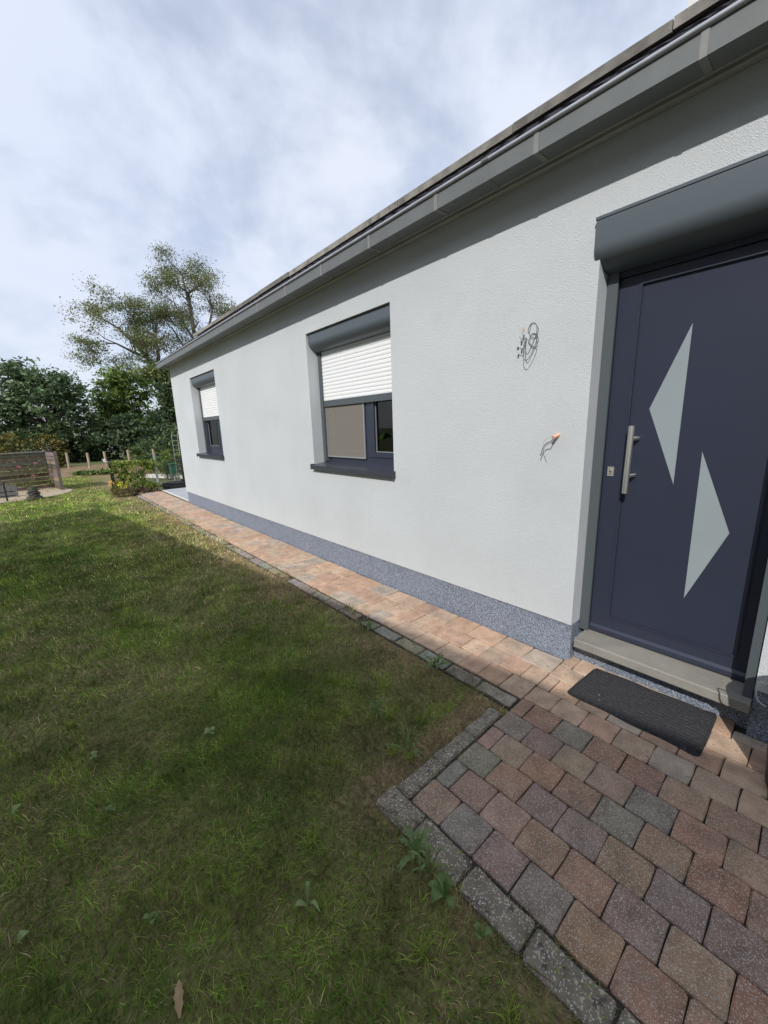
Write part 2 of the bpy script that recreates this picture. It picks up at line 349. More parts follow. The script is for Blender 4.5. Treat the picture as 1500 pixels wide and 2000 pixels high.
# ---------------------------------------------------------------- paving
def paver_mesh(name, sx, sy, seed, h=.07, ch=.0035, rough=.0018):
    r = random.Random(seed); s = MB(); c = min(.007, sx*.12)
    base = [(-sx/2+c,-sy/2),(0,-sy/2),(sx/2-c,-sy/2),(sx/2,-sy/2+c),(sx/2,0),(sx/2,sy/2-c),(sx/2-c,sy/2),(0,sy/2),(-sx/2+c,sy/2),(-sx/2,sy/2-c),(-sx/2,0),(-sx/2,-sy/2+c)]
    pts = [(x+r.uniform(-rough,rough), y+r.uniform(-rough,rough)) for x, y in base]; n = len(pts)
    s.v += [(x,y,-h) for x,y in pts] + [(x,y,-ch*r.uniform(.6,1.4)) for x,y in pts]
    for x, y in pts:
        l = math.hypot(x, y); k = 1-(ch*r.uniform(.8,1.6))/l; s.v.append((x*k, y*k, r.uniform(-.0008,.0008)))
    for lay in (0, n):
        for i in range(n): j = (i+1) % n; s.f.append((lay+i, lay+j, lay+n+j, lay+n+i))
    s.f.append(tuple(2*n+i for i in range(n)))
    return s.mesh(name, None)
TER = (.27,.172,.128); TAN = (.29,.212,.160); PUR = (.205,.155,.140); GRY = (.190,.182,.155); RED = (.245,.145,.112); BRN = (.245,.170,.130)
LTER = (.41,.275,.205); LTAN = (.45,.34,.255); LGRY = (.37,.325,.28); LORG = (.43,.295,.21); LBRN = (.39,.30,.23)  # paler set for pavers in the sun, sunlight put into their colour
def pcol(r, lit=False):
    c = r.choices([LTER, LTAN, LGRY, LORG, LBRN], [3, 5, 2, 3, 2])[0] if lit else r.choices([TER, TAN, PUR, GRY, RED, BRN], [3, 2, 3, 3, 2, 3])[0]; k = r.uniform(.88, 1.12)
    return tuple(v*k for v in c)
patio = MB().box(.93, 2.47, -1.75, .975, -.12, -.011).build('paved_forecourt', m_joint); tag(patio, kind='structure')
sq = [paver_mesh('paver', .1495, .1505, k) for k in range(6)]; hf = [paver_mesh('paver', .149, .072, 20+k) for k in range(3)]
for me in sq+hf: me.materials.append(m_paver)
r = random.Random(3); PX = .1535
known = {(0,0): BRN, (0,1): GRY, (0,2): PUR, (0,3): GRY, (0,4): BRN, (0,5): RED, (1,0): GRY, (1,1): BRN, (1,2): TAN, (1,3): TER, (1,4): TER, (1,5): PUR, (1,6): TAN,
         (2,0): GRY, (2,1): TER, (2,2): PUR, (2,3): PUR, (2,4): BRN, (2,5): PUR, (3,0): TAN, (3,1): TAN, (3,2): TER, (3,3): RED, (3,4): GRY, (3,5): BRN, (4,0): GRY, (4,1): PUR, (4,2): TAN, (4,3): TAN, (4,4): GRY, (4,5): TER}
for i in range(10):
    x = .945 + PX*(i+.5); off = (i % 2); y = .970; j = 0
    while y > -1.7:
        half = off and j == 0; ln = .0775 if half else .1545
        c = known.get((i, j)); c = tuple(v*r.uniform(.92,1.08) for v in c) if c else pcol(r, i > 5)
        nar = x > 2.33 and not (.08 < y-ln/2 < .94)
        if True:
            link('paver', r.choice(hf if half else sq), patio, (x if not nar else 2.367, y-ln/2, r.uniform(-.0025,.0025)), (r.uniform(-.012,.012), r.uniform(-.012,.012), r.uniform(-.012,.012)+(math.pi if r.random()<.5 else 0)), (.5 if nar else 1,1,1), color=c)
        y -= ln; j += 1
path = MB().box(1.735, 2.415, .98, 12.3, -.12, -.012).build('garden_path', m_joint); tag(path, kind='structure')
ml = {}
for key, (a, b_) in {'n': (.172,.150), 'm': (.172,.205), 'l': (.172,.232), 's': (.172,.110)}.items():
    ml[key] = [paver_mesh('paver', a, b_, hash_) for hash_ in (41+len(key), 52, 63)]
    for me in ml[key]: me.materials.append(m_paver)
LN = {'n': .154, 'm': .209, 'l': .236, 's': .114}
for i, x in enumerate((1.942, 2.120, 2.298)):
    y = .973; first = True
    while y < 12.15:
        k = 'nsm'[i] if first else r.choices('nmls', [4, 3, 2, .7])[0]; first = False; wscale = 1.0 if i < 2 else 1.07
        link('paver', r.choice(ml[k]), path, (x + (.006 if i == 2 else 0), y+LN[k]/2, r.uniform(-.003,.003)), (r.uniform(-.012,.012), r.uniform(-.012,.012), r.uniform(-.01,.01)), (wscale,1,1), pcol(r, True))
        y += LN[k]
eb = [paver_mesh('edging_stone', .098, .236, 70+k, ch=.008) for k in range(3)]
for me in eb: me.materials.append(m_paver)
y = .985; 
while y < 11.9:
    link('edging_stone', r.choice(eb), path, (1.796, y+.12, -.009+r.uniform(-.003,.003)), (r.uniform(-.02,.02), r.uniform(-.01,.01), r.uniform(-.012,.012)), color=tuple(v*r.uniform(.8,1.1) for v in (.27,.25,.21)))
    y += .24
kb = [paver_mesh('kerb_stone', .24, .078, 80+k, ch=.008, rough=.0035) for k in range(3)]
for me in kb: me.materials.append(m_kerb)
kerb = MB().box(.835, 1.665, .985, 1.05, -.14, -.03).box(.835, .929, -1.75, .98, -.14, -.012).build('kerb_edging', m_joint); tag(kerb, kind='structure')
for x in (1.545, 1.30, 1.06): link('kerb_stone', r.choice(kb), kerb, (x+.003, 1.018, .002+r.uniform(-.004,.004)), (r.uniform(-.03,.03), r.uniform(-.02,.02), r.uniform(-.02,.02)))
link('kerb_stone', kb[1], kerb, (.882, .975, .0), (.02,-.02,math.pi/2+.03), (.80,1.5,1))
for k in range(11): link('kerb_stone', r.choice(kb), kerb, (.884, .757-.2375*k, .002+r.uniform(-.004,.004)), (r.uniform(-.03,.03), r.uniform(-.03,.03), math.pi/2+r.uniform(-.02,.02)), (.945,1.42,1))

# terrace behind the house, sand bed, soil strip
ter = MB().box(2.43, 9, 9.68, 12.30, -.1, -.002).build('rear_terrace', m_joint); tag(ter, kind='structure')
for i in range(5):
    for j in range(5):
        MB().box(2.475+i*.6, 2.475+i*.6+.592, 9.7+j*.52, 9.7+j*.52+.512, -.02, .012+.002*((i*3+j) % 3)).build('terrace_slab', m_slab, ter)
MB().box(2.435, 2.47, 9.66, 12.45, -.05, .02).build('edge_strip', m_edge, ter)
sand = MB().extrude([(-3.5,13.0,-.05),(-.92,13.44,-.05),(-.3,13.58,-.05),(.17,13.84,-.05),(.47,14.28,-.05),(.60,14.9,-.05),(.3,16.4,-.05),(-3.5,16.0,-.05)], (0,0,.062)).build('sand_bed', m_sand); tag(sand, kind='structure')
soil = MB().extrude([(.2,20.2,-.05),(2.2,19.2,-.05),(7,18.6,-.05),(9,27,-.05),(.5,27.6,-.05)], (0,0,.056)).build('vegetable_plot', m_soil); tag(soil, kind='structure')

# ---------------------------------------------------------------- the house
house = empty('house', (D, 3.3, 0), 'single storey house with grey stucco wall, anthracite door and white roller shutters', 'house')
DY0, DY1 = .075, .945
ops = [(DY0, DY1, .03, 2.40), (2.597, 3.967, 1.10, 2.572), (6.94, 8.303, 1.10, 2.582)]
ycut = sorted({-3.5, WY1} | {v for o_ in ops for v in o_[:2]}); zcut = sorted({.258, 3.06} | {max(.258, v) for o_ in ops for v in o_[2:]})
wl = MB(); TH = .24
for a, b_ in zip(ycut[:-1], ycut[1:]):
    for c, d in zip(zcut[:-1], zcut[1:]):
        ym, zm = (a+b_)/2, (c+d)/2
        if any(o_[0] < ym < o_[1] and o_[2] < zm < o_[3] for o_ in ops): continue
        wl.quad((D,a,c),(D,b_,c),(D,b_,d),(D,a,d)); wl.quad((D+TH,a,c),(D+TH,a,d),(D+TH,b_,d),(D+TH,b_,c))
for (a, b_, c, d) in ops:
    c = max(c, .258)
    wl.quad((D,a,c),(D+TH,a,c),(D+TH,a,d),(D,a,d)); wl.quad((D,b_,c),(D,b_,d),(D+TH,b_,d),(D+TH,b_,c)); wl.quad((D,a,d),(D+TH,a,d),(D+TH,b_,d),(D,b_,d))
    if c > .3: wl.quad((D,a,c),(D,b_,c),(D+TH,b_,c),(D+TH,a,c))
for a, b_ in ((-3.5, DY0), (DY1, WY1)): wl.quad((D,a,.258),(D+TH,a,.258),(D+TH,b_,.258),(D,b_,.258))
wl.quad((D,WY1,.258),(D+TH,WY1,.258),(D+TH,WY1,3.06),(D,WY1,3.06))
import bmesh
me = bpy.data.meshes.new('wall'); me.from_pydata([tuple(Vector(p)-house.location) for p in wl.v], [], wl.f)
bm = bmesh.new(); bm.from_mesh(me); bmesh.ops.remove_doubles(bm, verts=bm.verts, dist=1e-4); bmesh.ops.recalc_face_normals(bm, faces=bm.faces); bm.to_mesh(me); bm.free()
me.materials.append(m_wall); wall = link('wall', me, house)
gb = MB().box(D+TH, 9.2, WY1-.24, WY1, .258, 3.06).box(8.96, 9.2, -3.5, WY1-.24, .258, 3.06).box(D+TH, 9.2, -3.74, -3.5, .258, 3.06)
gb.extrude([(D+.02,WY1-.2,3.06),(9.2,WY1-.2,3.06),(9.2,WY1-.2,3.66),(3.0,WY1-.2,3.62)], (0,.2,0)).build('side_wall', m_wall, house)
px = D+.012
MB().box(px, D+TH, DY1, WY1-.01, -.1, .256).box(px, D+TH, -3.5, DY0, -.1, .256).box(2.475, D+TH, DY0, DY1, -.1, .145).box(D+TH, 9.2, WY1-.2, WY1-.01, -.1, .256).build('plinth', m_plinth, house)
MB().box(D+TH, 8.96, -3.5, WY1-.24, .0, .2).build('floor', m_room, house)
MB().box(D+TH+.003, 8.95, -3.49, WY1-.245, 2.9, 3.0).build('ceiling', m_room, house)
MB().box(4.9, 5.0, -3.49, WY1-.245, .2, 2.9).box(D+TH+.003, 4.9, 1.2, 1.3, .2, 2.9).box(D+TH+.003, 4.9, 5.6, 5.7, .2, 2.9).build('inner_wall', m_room, house)
MB().box(3.11, 9.3, -3.7, WY1+.02, 3.55, 3.70).build('flat_roof', m_joint, house)
# eaves: soffit board with two steps, rafter deck under the tiles
MB().box(2.305, 2.352, -3.6, WY1+.09, 2.936, 3.00).box(2.352, D-.002, -3.6, WY1+.09, 2.921, 2.99).build('soffit_board', m_soff, house)
GX = 2.181
deck = MB().extrude([(2.27,-3.6,3.0),(2.40,-3.6,3.0),(3.10,-3.6,3.58),(3.06,-3.6,3.61),(2.27,-3.6,3.045)], (0, WY1+.10+3.6, 0)).build('roof_deck', m_dark, house)
gp = MB()
prof = [(GX,3.000),(GX,2.912),(2.303,2.918),(2.303,3.03),(2.300,3.03),(2.300,2.921),(GX+.003,2.915),(GX+.003,3.000)]
gp.extrude([(x,-3.6,z) for x, z in prof], (0, 9.71+3.6, 0))
gp.box(GX+.003, 2.300, 9.700, 9.706, 2.916, 3.0)
gut = gp.build('gutter', m_gut, house)
MB().tube([(GX-.004,-3.6,3.013),(GX-.004,9.715,3.013)], .0118, 10).build('gutter_bead', m_bead, gut, smooth=True)
sp = MB(); o3 = .003
spf = [(GX-o3,3.000),(GX-o3,2.909),(2.306,2.9145),(2.306,2.930),(2.3035,2.930),(2.3035,2.9175),(GX-.0005,2.9117),(GX-.0005,3.000)]
sp.extrude([(x,-.0135,z) for x, z in spf], (0,.027,0)); sme = sp.mesh('gutter_bracket', m_strap)
for k in range(-6, 14): 
    ob = link('gutter_bracket', sme, gut, Vector((0,.536+.6807*k,0))-house.location)
jp = [(GX-.0015,2.998),(GX-.0015,2.910),(2.3048,2.916),(2.3048,2.93),(2.3032,2.93),(2.3032,2.9172),(GX-.0004,2.9117),(GX-.0004,2.998)]
jb = MB(); jb.extrude([(x,1.50,z) for x, z in jp], (0,.04,0)).tube([(GX-.004,1.5,3.013),(GX-.004,1.545,3.013)], .0138, 10).build('gutter_joint', m_gut, gut)
# roof tiles: double roll clay tile, three courses
def tile_mesh():
    s = MB(); W = .276; nxx = 12; Ls = .395
    for k, u in enumerate(np.linspace(0, Ls, 3)):
        for i in range(nxx+1):
            y = W*i/nxx; h = .020*abs(math.sin(math.pi*y/(W/2)))**.8
            s.v.append((u, y, h + .012)); 
    n1_ = nxx+1
    for a in range(2):
        for i in range(nxx): s.f.append((a*n1_+i, a*n1_+i+1, (a+1)*n1_+i+1, (a+1)*n1_+i))
    b0 = len(s.v)
    for i in range(nxx+1):
        x, y, z = s.v[i]; s.v.append((0, y, z-.014))
    for i in range(nxx): s.f.append((i, b0+i, b0+i+1, i+1))
    return s.mesh('roof_tile', m_tile, smooth=True)
tm = tile_mesh(); slope = math.atan2(.600, .845)
for rw in range(3):
    for k in range(48):
        yy = WY1 + .10 - .277*(k+1)
        if rw > 0 and False: continue
        t_ = rw*.31; bx, bz = 2.235 + math.cos(slope)*t_, 3.035 + math.sin(slope)*t_
        link('roof_tile', tm, house, Vector((bx, yy, bz))-house.location, (random.uniform(-.004,.004), -slope+.028, random.uniform(-.004,.004)))
MB().extrude([(2.24,WY1+.105,3.02),(2.28,WY1+.105,3.0),(3.12,WY1+.105,3.60),(3.08,WY1+.105,3.66)], (0,.03,0)).build('verge_board', m_dark, house)
capm = [MB().box(-.02,.06,0,sz,-.024,.036).mesh('roof_edge_cap', m_cap) for sz in (.994, 1.254)]
y = -3.6; k = 0
while y < WY1-.2:
    i = k % 2; sh = random.choice([.7, .9, 1.0, 1.15, 1.3])
    link('roof_edge_cap', capm[i], house, Vector((3.10+random.uniform(-.004,.004), y, 3.712+random.uniform(-.003,.003)))-house.location, (random.uniform(-.003,.003),0,random.uniform(-.003,.003)), color=tuple(v*sh for v in (.225,.21,.185)))
    y += (1.0, 1.26)[i]; k += 1
ch = MB().box(4.02, 4.75, .42, 1.09, 3.70, 4.4).build('chimney', m_brick, house)
MB().box(4.0, 4.77, .40, 1.11, 4.4, 5.4).build('chimney_cladding', m_chim, ch)
for k in range(4): MB().box(3.992, 4.001, .43+.19*k, .47+.19*k, 4.42, 5.38).build('cladding_rib', m_chim, ch)

def qbox(name, y0, y1, xf, ztop, zflat, zbot, xb, m_, parent, flange=True):   # shutter box with rounded underside
    s = MB(); pr = [(xb,ztop),(xf+.004,ztop),(xf,ztop-.004),(xf,zflat)]
    for k in range(1, 10):
        a = math.pi/2*k/9; pr.append((xf + (xb-.04-xf)*(1-math.cos(a)), zflat - (zflat-zbot)*math.sin(a)))
    pr += [(xb, zbot)]
    s.extrude([(x,y0,z) for x, z in pr], (0,y1-y0,0)); return s.build(name, m_, parent, smooth=True)
slat_prof = [(0,.0),(-.0035,.0025),(-.0055,.012),(-.0055,.024),(-.0035,.034),(0,.0368),(.004,.0368),(.004,.0)]
def window(y0, y1, zt, screen, lab):
    w = empty('window', Vector((D,(y0+y1)/2,1.1))-house.location); w.parent = house; w['label'] = lab
    fx = 2.582; zb = 1.172; zbar = 1.80 if screen else 1.782
    b = lambda n, m_, *bx: [MB()] and n
    f = MB().box(fx, fx+.06, y0+.004, y1-.03, zb, 1.25).box(fx, fx+.06, y0+.004, y0+.06, 1.25, zt-.02).box(fx, fx+.06, y1-.09, y1-.03, 1.25, zt-.02).box(fx, fx+.06, y0+.06, y1-.09, zt-.16, zt-.02)
    f.build('window_frame', m_dark, w)
    ym = y0+.57
    MB().box(fx-.006, fx+.06, ym-.06, ym+.03, 1.25, zt-.16).build('mullion', m_dark, w)
    for (a, c) in ((y0+.06, ym-.06), (ym+.03, y1-.09)):
        sx = fx-.012
        MB().box(sx, fx+.05, a+.002, c-.002, 1.252, 1.305).box(sx, fx+.05, a+.002, a+.05, 1.305, zt-.2).box(sx, fx+.05, c-.05, c-.002, 1.305, zt-.2).build('sash', m_dark, w)
        MB().box(fx+.018, fx+.024, a+.05, c-.05, 1.305, zt-.2).build('glass_pane', m_glass, w)
        MB().box(fx+.008, fx+.017, a+.05, a+.056, 1.311, zt-.2).box(fx+.008, fx+.017, c-.056, c-.05, 1.311, zt-.2).box(fx+.008, fx+.017, a+.05, c-.05, 1.305, 1.311).build('glazing_bead', m_bead, w)
    qbox('shutter_box', y0+.004, y1-.004, 2.425, zt-.008, zt-.085, zt-.185, fx-.002, m_box, w)
    zb0 = zbar+.064; n = int((zt-.19-zb0)/.0385)+1
    sm = MB().extrude([(2.556+x, y0+.045, zb0+z) for x, z in slat_prof], (0, y1-y0-.09-.008, 0)).mesh('shutter_slat', m_white, origin(w), smooth=True)
    for k in range(n): link('shutter_slat', sm, w, (0,0,.0385*k))
    MB().box(2.545, 2.566, y0+.042, y1-.05, zbar, zbar+.062).build('bottom_bar', m_rail, w)
    for (a, c) in ((y0+.004, y0+.042), (y1-.058, y1-.004)):
        MB().box(2.535, fx-.002, a, c, zb+.005, zt-.19).build('guide_rail', m_rail, w)
    s = MB(); s.extrude([(2.352,y0-.012,1.102),(2.352,y0-.012,1.146),(fx+.004,y0-.012,1.174),(fx+.004,y0-.012,1.160),(2.362,y0-.012,1.134),(2.362,y0-.012,1.102)], (0,y1-y0+.012,0)).build('window_sill', m_sill, w)
    MB().box(2.349, 2.41, y0-.020, y0-.012, 1.096, 1.158).build('sill_end_cap', m_sill, w); MB().box(2.349, 2.41, y1, y1+.008, 1.096, 1.158).build('sill_end_cap', m_sill, w)
    MB().box(fx+.062, 2.86, y0+.01, y1-.01, 1.215, 1.245).build('inner_sill', m_room, w)
    if screen:
        MB().box(fx-.024, fx-.013, y1-.075, y1-.063, 1.232, zbar+.2).box(fx-.024, fx-.013, ym+.034, ym+.046, 1.232, zbar+.2).box(fx-.024, fx-.013, ym+.046, y1-.075, 1.232, 1.246).build('screen_frame', m_bead, w)
        MB().box(fx-.020, fx-.017, ym+.047, y1-.076, 1.247, zbar+.2).build('insect_screen', m_screen, w)
    return w
window(2.597, 3.967, 2.572, True, 'nearer window with half lowered white shutter and a plant behind the glass')
window(6.94, 8.303, 2.582, False, 'farther window with half lowered white shutter')

door = empty('door', Vector((2.55,.5,.2))-house.location); door.parent = house
fx = 2.55
def ring(s, x0, x1, yo0, yo1, zo0, zo1, yi0, yi1, zi0, zi1):
    return s.box(x0,x1,yo0,yi0,zo0,zo1).box(x0,x1,yi1,yo1,zo0,zo1).box(x0,x1,yi0,yi1,zo0,zi0).box(x0,x1,yi0,yi1,zi1,zo1)
MB().box(fx-.012, fx+.05, .890, .912, .2, 2.33).box(fx-.012, fx+.05, .088, .113, .2, 2.33).box(fx-.012, fx+.05, .113, .890, 2.303, 2.42).build('door_frame', m_dark, door)
ring(MB(), fx, fx+.045, .116, .886, .205, 2.30, .178, .774, .330, 2.250).build('door_leaf', m_dark, door)
pn = MB(); ins = .012
pn.box(fx+.009, fx+.03, .178, .774, .330, 2.250).build('door_panel', m_dark, door)
bd = MB()
for (a, b_, c, d) in ((.166,.786,.318,.330),(.166,.786,2.250,2.262)): bd.box(fx-.0045, fx+.002, a, b_, c, d)
for (a, b_) in ((.166,.178),(.774,.786)): bd.box(fx-.0045, fx+.002, a, b_, .330, 2.250)
bd.build('panel_moulding', m_dark, door)
MB().extrude([(fx-.014,.118,.208),(fx-.014,.118,.236),(fx-.001,.118,.250),(fx-.001,.118,.208)], (0,.766,0)).build('weather_bar', m_dark, door)
for tri in (((.539,2.008),(.683,1.602),(.534,1.201)), ((.428,1.372),(.276,.970),(.418,.572))):
    cy = sum(p[0] for p in tri)/3; cz = sum(p[1] for p in tri)/3
    fr = [(cy+(y-cy)*1.022+0, cz+(z-cz)*1.012) for y, z in tri]
    gi = MB().extrude([(fx+.0055,y,z) for y, z in tri], (.003,0,0)).build('glass_inlay', m_frost, door)
    MB().extrude([(fx+.0075,y,z) for y, z in fr], (.0012,0,0)).build('inlay_trim', m_bead, door)
hb = MB().tube([(2.492,.744,1.135),(2.492,.742,1.515)], .0155, 14); hb.tube([(2.492,.7435,1.445),(2.520,.728,1.445),(fx+.002,.722,1.443)], .0115, 10); hb.tube([(2.492,.7435,1.235),(2.520,.728,1.235),(fx+.002,.722,1.235)], .0115, 10)
hb.build('door_handle', m_steel, door, smooth=True)
MB().box(fx-.008, fx+.001, .828, .862, 1.222, 1.278).build('lock_plate', m_lock, door)
MB().tube([(fx-.008,.845,1.255),(fx-.011,.845,1.255)], .009, 12).box(fx-.011,fx-.007,.841,.849,1.232,1.25).build('lock_cylinder', m_steel, door)
MB().box(2.520, fx-.013, .886, .940, .198, 2.40).build('guide_rail', m_rail, door)
MB().box(2.412, fx-.013, .079, .114, .198, 2.33).build('guide_rail', m_rail, door)
qbox('shutter_box', .035, .966, 2.374, 2.566, 2.445, 2.335, fx+.02, m_box, door)
MB().box(2.371, 2.385, .032, .969, 2.566, 2.580).build('box_lid', m_box, door)
MB().box(fx+.04, fx+.07, DY0+.002, DY1-.002, .19, 2.42).build('door_back', m_black, door)
st = MB(); st.extrude([(2.362,.078,.140),(2.358,.078,.146),(2.360,.078,.190),(2.366,.078,.196),(2.598,.078,.197),(2.598,.078,.146)], (0,.826,0)).build('doorstep', m_stone, house)

# ---------------------------------------------------------------- things on and by the wall
def cable(name, pts, r_, m_, parent): 
    P = [Vector(p) for p in pts]; sm = []
    for i in range(len(P)-1):
        p0, p1, p2, p3 = P[max(i-1,0)], P[i], P[i+1], P[min(i+2,len(P)-1)]
        for k in range(5):
            t = k/5; sm.append(.5*((2*p1)+(-p0+p2)*t+(2*p0-5*p1+4*p2-p3)*t*t+(-p0+3*p1-3*p2+p3)*t**3))
    sm.append(P[-1]); return MB().tube(sm, r_, 6).build(name, m_, parent, smooth=True)
cb = empty('cable_bundle', (D, 1.34, 2.03), 'looped grey cables with pale connectors sticking out of the wall between window and door', 'cable')
cable('cable', [(D+.01,1.345,2.05),(D-.03,1.335,2.06),(D-.05,1.325,2.00),(D-.05,1.31,1.96),(D-.05,1.285,2.0),(D-.06,1.25,2.07),(D-.06,1.255,2.12),(D-.06,1.285,2.13),(D-.06,1.305,2.09),(D-.05,1.275,2.05),(D-.05,1.245,2.05)], .0024, m_wire, cb)
cable('cable', [(D+.01,1.35,2.05),(D-.03,1.345,2.03),(D-.05,1.335,1.95),(D-.055,1.31,1.925),(D-.055,1.275,1.97),(D-.055,1.25,2.035),(D-.05,1.285,2.045),(D-.05,1.30,2.08),(D-.05,1.29,2.125),(D-.05,1.26,2.12),(D-.05,1.245,2.09),(D-.05,1.25,2.06)], .0021, m_wire, cb)
cable('cable', [(D+.01,1.352,2.06),(D-.04,1.352,2.08),(D-.05,1.36,2.11),(D-.05,1.372,2.125)], .0016, m_wireL, cb)
cable('cable', [(D+.01,1.352,2.05),(D-.035,1.35,2.0),(D-.04,1.36,2.005),(D-.04,1.375,2.005)], .0016, m_wire, cb)
MB().box(D-.048, D-.036, 1.343, 1.352, 2.095, 2.122).build('connector', m_connp, cb)
MB().box(D-.048, D-.038, 1.352, 1.359, 2.02, 2.045).build('connector', m_wire, cb); MB().box(D-.048, D-.038, 1.374, 1.382, 1.995, 2.015).build('connector', m_wire, cb)
c2 = empty('cable_stub', (D, 1.11, 1.46), 'short grey cable with orange end beside the door, below the looped cables', 'cable')
MB().tube([(D+.01,1.105,1.475),(D-.045,1.118,1.458)], .011, 8).build('connector', m_conn, c2, smooth=True)
cable('cable', [(D-.04,1.117,1.46),(D-.055,1.125,1.435),(D-.05,1.15,1.425),(D-.045,1.175,1.40),(D-.04,1.19,1.36),(D-.04,1.195,1.345)], .003, m_wire, c2)
cable('cable', [(D-.04,1.12,1.46),(D-.05,1.15,1.455),(D-.05,1.17,1.43),(D-.045,1.175,1.395),(D-.04,1.165,1.36),(D-.04,1.155,1.335)], .0018, m_wireL, c2)

# doormat: ribbed pile sheet with rounded corners
def mat_mesh():
    TLc, BLc, BRc, TRc = (2.447,.795), (2.078,.820), (2.066,.197), (2.464,.190)
    U, W_ = 60, 120; s = MB(); idx = {}
    for i in range(W_+1):
        v = i/W_
        for j in range(U+1):
            u = j/U
            x = (TLc[0]*(1-u)+TRc[0]*u)*(1-v) + (BLc[0]*(1-u)+BRc[0]*u)*v; y = (TLc[1]*(1-u)+TRc[1]*u)*(1-v) + (BLc[1]*(1-u)+BRc[1]*u)*v
            du = min(u, 1-u)*.615; dv = min(v, 1-v)*.38; rr = .03
            if du < rr and dv < rr and math.hypot(rr-du, rr-dv) > rr:      # push onto the rounded corner
                k = rr/math.hypot(rr-du, rr-dv); ndu, ndv = rr-(rr-du)*k, rr-(rr-dv)*k
                y += (1 if u > .5 else -1)*-(ndu-du)*-1*(1 if True else 1)*(-1)*(-1) * (1 if u > .5 else 1) if False else 0
                y += (ndu-du)*(-1 if u < .5 else 1)*1.0; x += (ndv-dv)*(-1 if v < .5 else 1)
            x += .004*math.sin(y*23)*(1 if v < .1 or v > .9 else 0)
            edge = min(du, dv); rib = .006*(abs(math.cos(math.pi*v*15))**.5*2-1)
            z = .012 + rib + .0015*math.sin(x*60+y*41) if edge > .012 else .009
            if edge < 1e-6: z = .003
            if u > .9 and v < .25: z += .012*(u-.9)*10*(.25-v)*4
            idx[i,j] = len(s.v); s.v.append((x, y, z))
    for i in range(W_):
        for j in range(U): s.f.append((idx[i,j], idx[i+1,j], idx[i+1,j+1], idx[i,j+1]))
    return s
dm = mat_mesh().build('doormat', m_mat, smooth=True); tag(dm, 'black ribbed doormat lying on the pavers below the doorstep', 'doormat')

# black bin at the right edge
bn = empty('garden_bin', (2.135,-.165,0), 'black plastic bin with wire handle by the wall right of the doormat', 'bin')
s = MB(); prof = [(.135,.004),(.150,.012),(.165,.20),(.178,.44),(.196,.445),(.198,.468),(.186,.470),(.182,.45)]
nn = 28
for rr, z in prof:
    for k in range(nn): a = 2*math.pi*k/nn; s.v.append((2.135+rr*math.cos(a), -.165+rr*math.sin(a), z))
for i in range(len(prof)-1):
    for k in range(nn): k2 = (k+1) % nn; s.f.append((i*nn+k, i*nn+k2, (i+1)*nn+k2, (i+1)*nn+k))
s.f.append(tuple(range(nn))); s.f.append(tuple((len(prof)-1)*nn+k for k in range(nn)))
s.build('bin_body', m_black, bn, smooth=True)
cable('bin_handle', [(2.10,.028,.455),(2.085,.055,.47),(2.08,.06,.43),(2.085,.05,.385),(2.10,.02,.36),(2.12,.008,.35)], .0035, m_wire, bn)

# ---------------------------------------------------------------- plants
def leaf_cloud(centers, spread, per, size, cols, flat=.5, seed=0, upb=.6, aspect=1.7):
    r = np.random.default_rng(seed); n = len(centers)*per
    c = np.repeat(np.asarray(centers), per, 0); sp = np.repeat(np.asarray(spread).reshape(-1, 1)*np.ones((len(centers),1)), per, 0)
    d = r.normal(size=(n, 3)); d[:,2] *= flat; p = c + d*sp*.6
    nrm = r.normal(size=(n, 3)); nrm[:,2] = np.abs(nrm[:,2])+upb; nrm /= np.linalg.norm(nrm, axis=1, keepdims=True)
    a = r.normal(size=(n, 3)); a -= nrm*(a*nrm).sum(1, keepdims=True); a /= np.linalg.norm(a, axis=1, keepdims=True); b = np.cross(nrm, a)
    s = size*r.uniform(.55, 1.35, (n, 1)); V = np.stack([p-a*s*.5*aspect**.5, p+b*s*.32, p+a*s*.5*aspect**.5, p-b*s*.32], 1).reshape(-1, 3)
    F = np.arange(n*4).reshape(-1, 4); cols = np.asarray(cols); cl = np.repeat(r.integers(0, len(cols), len(centers)), per)
    k = np.where(r.random(n) < .35, r.integers(0, len(cols), n), cl); C = cols[k]*r.uniform(.7, 1.3, (n, 1))
    return V, F, C
def limb_tubes(s, base, targets, r0, seed=0, bend=.15):
    rr = random.Random(seed)
    for t in targets:
        b0 = Vector(base); e = Vector(t); mid = b0.lerp(e, .5) + Vector((rr.uniform(-1,1), rr.uniform(-1,1), rr.uniform(.2,1)))*bend*(e-b0).length
        s.tube([b0, b0.lerp(mid, .6), mid, mid.lerp(e, .6), e], [r0, r0*.75, r0*.55, r0*.35, r0*.12], 5, cap=False)
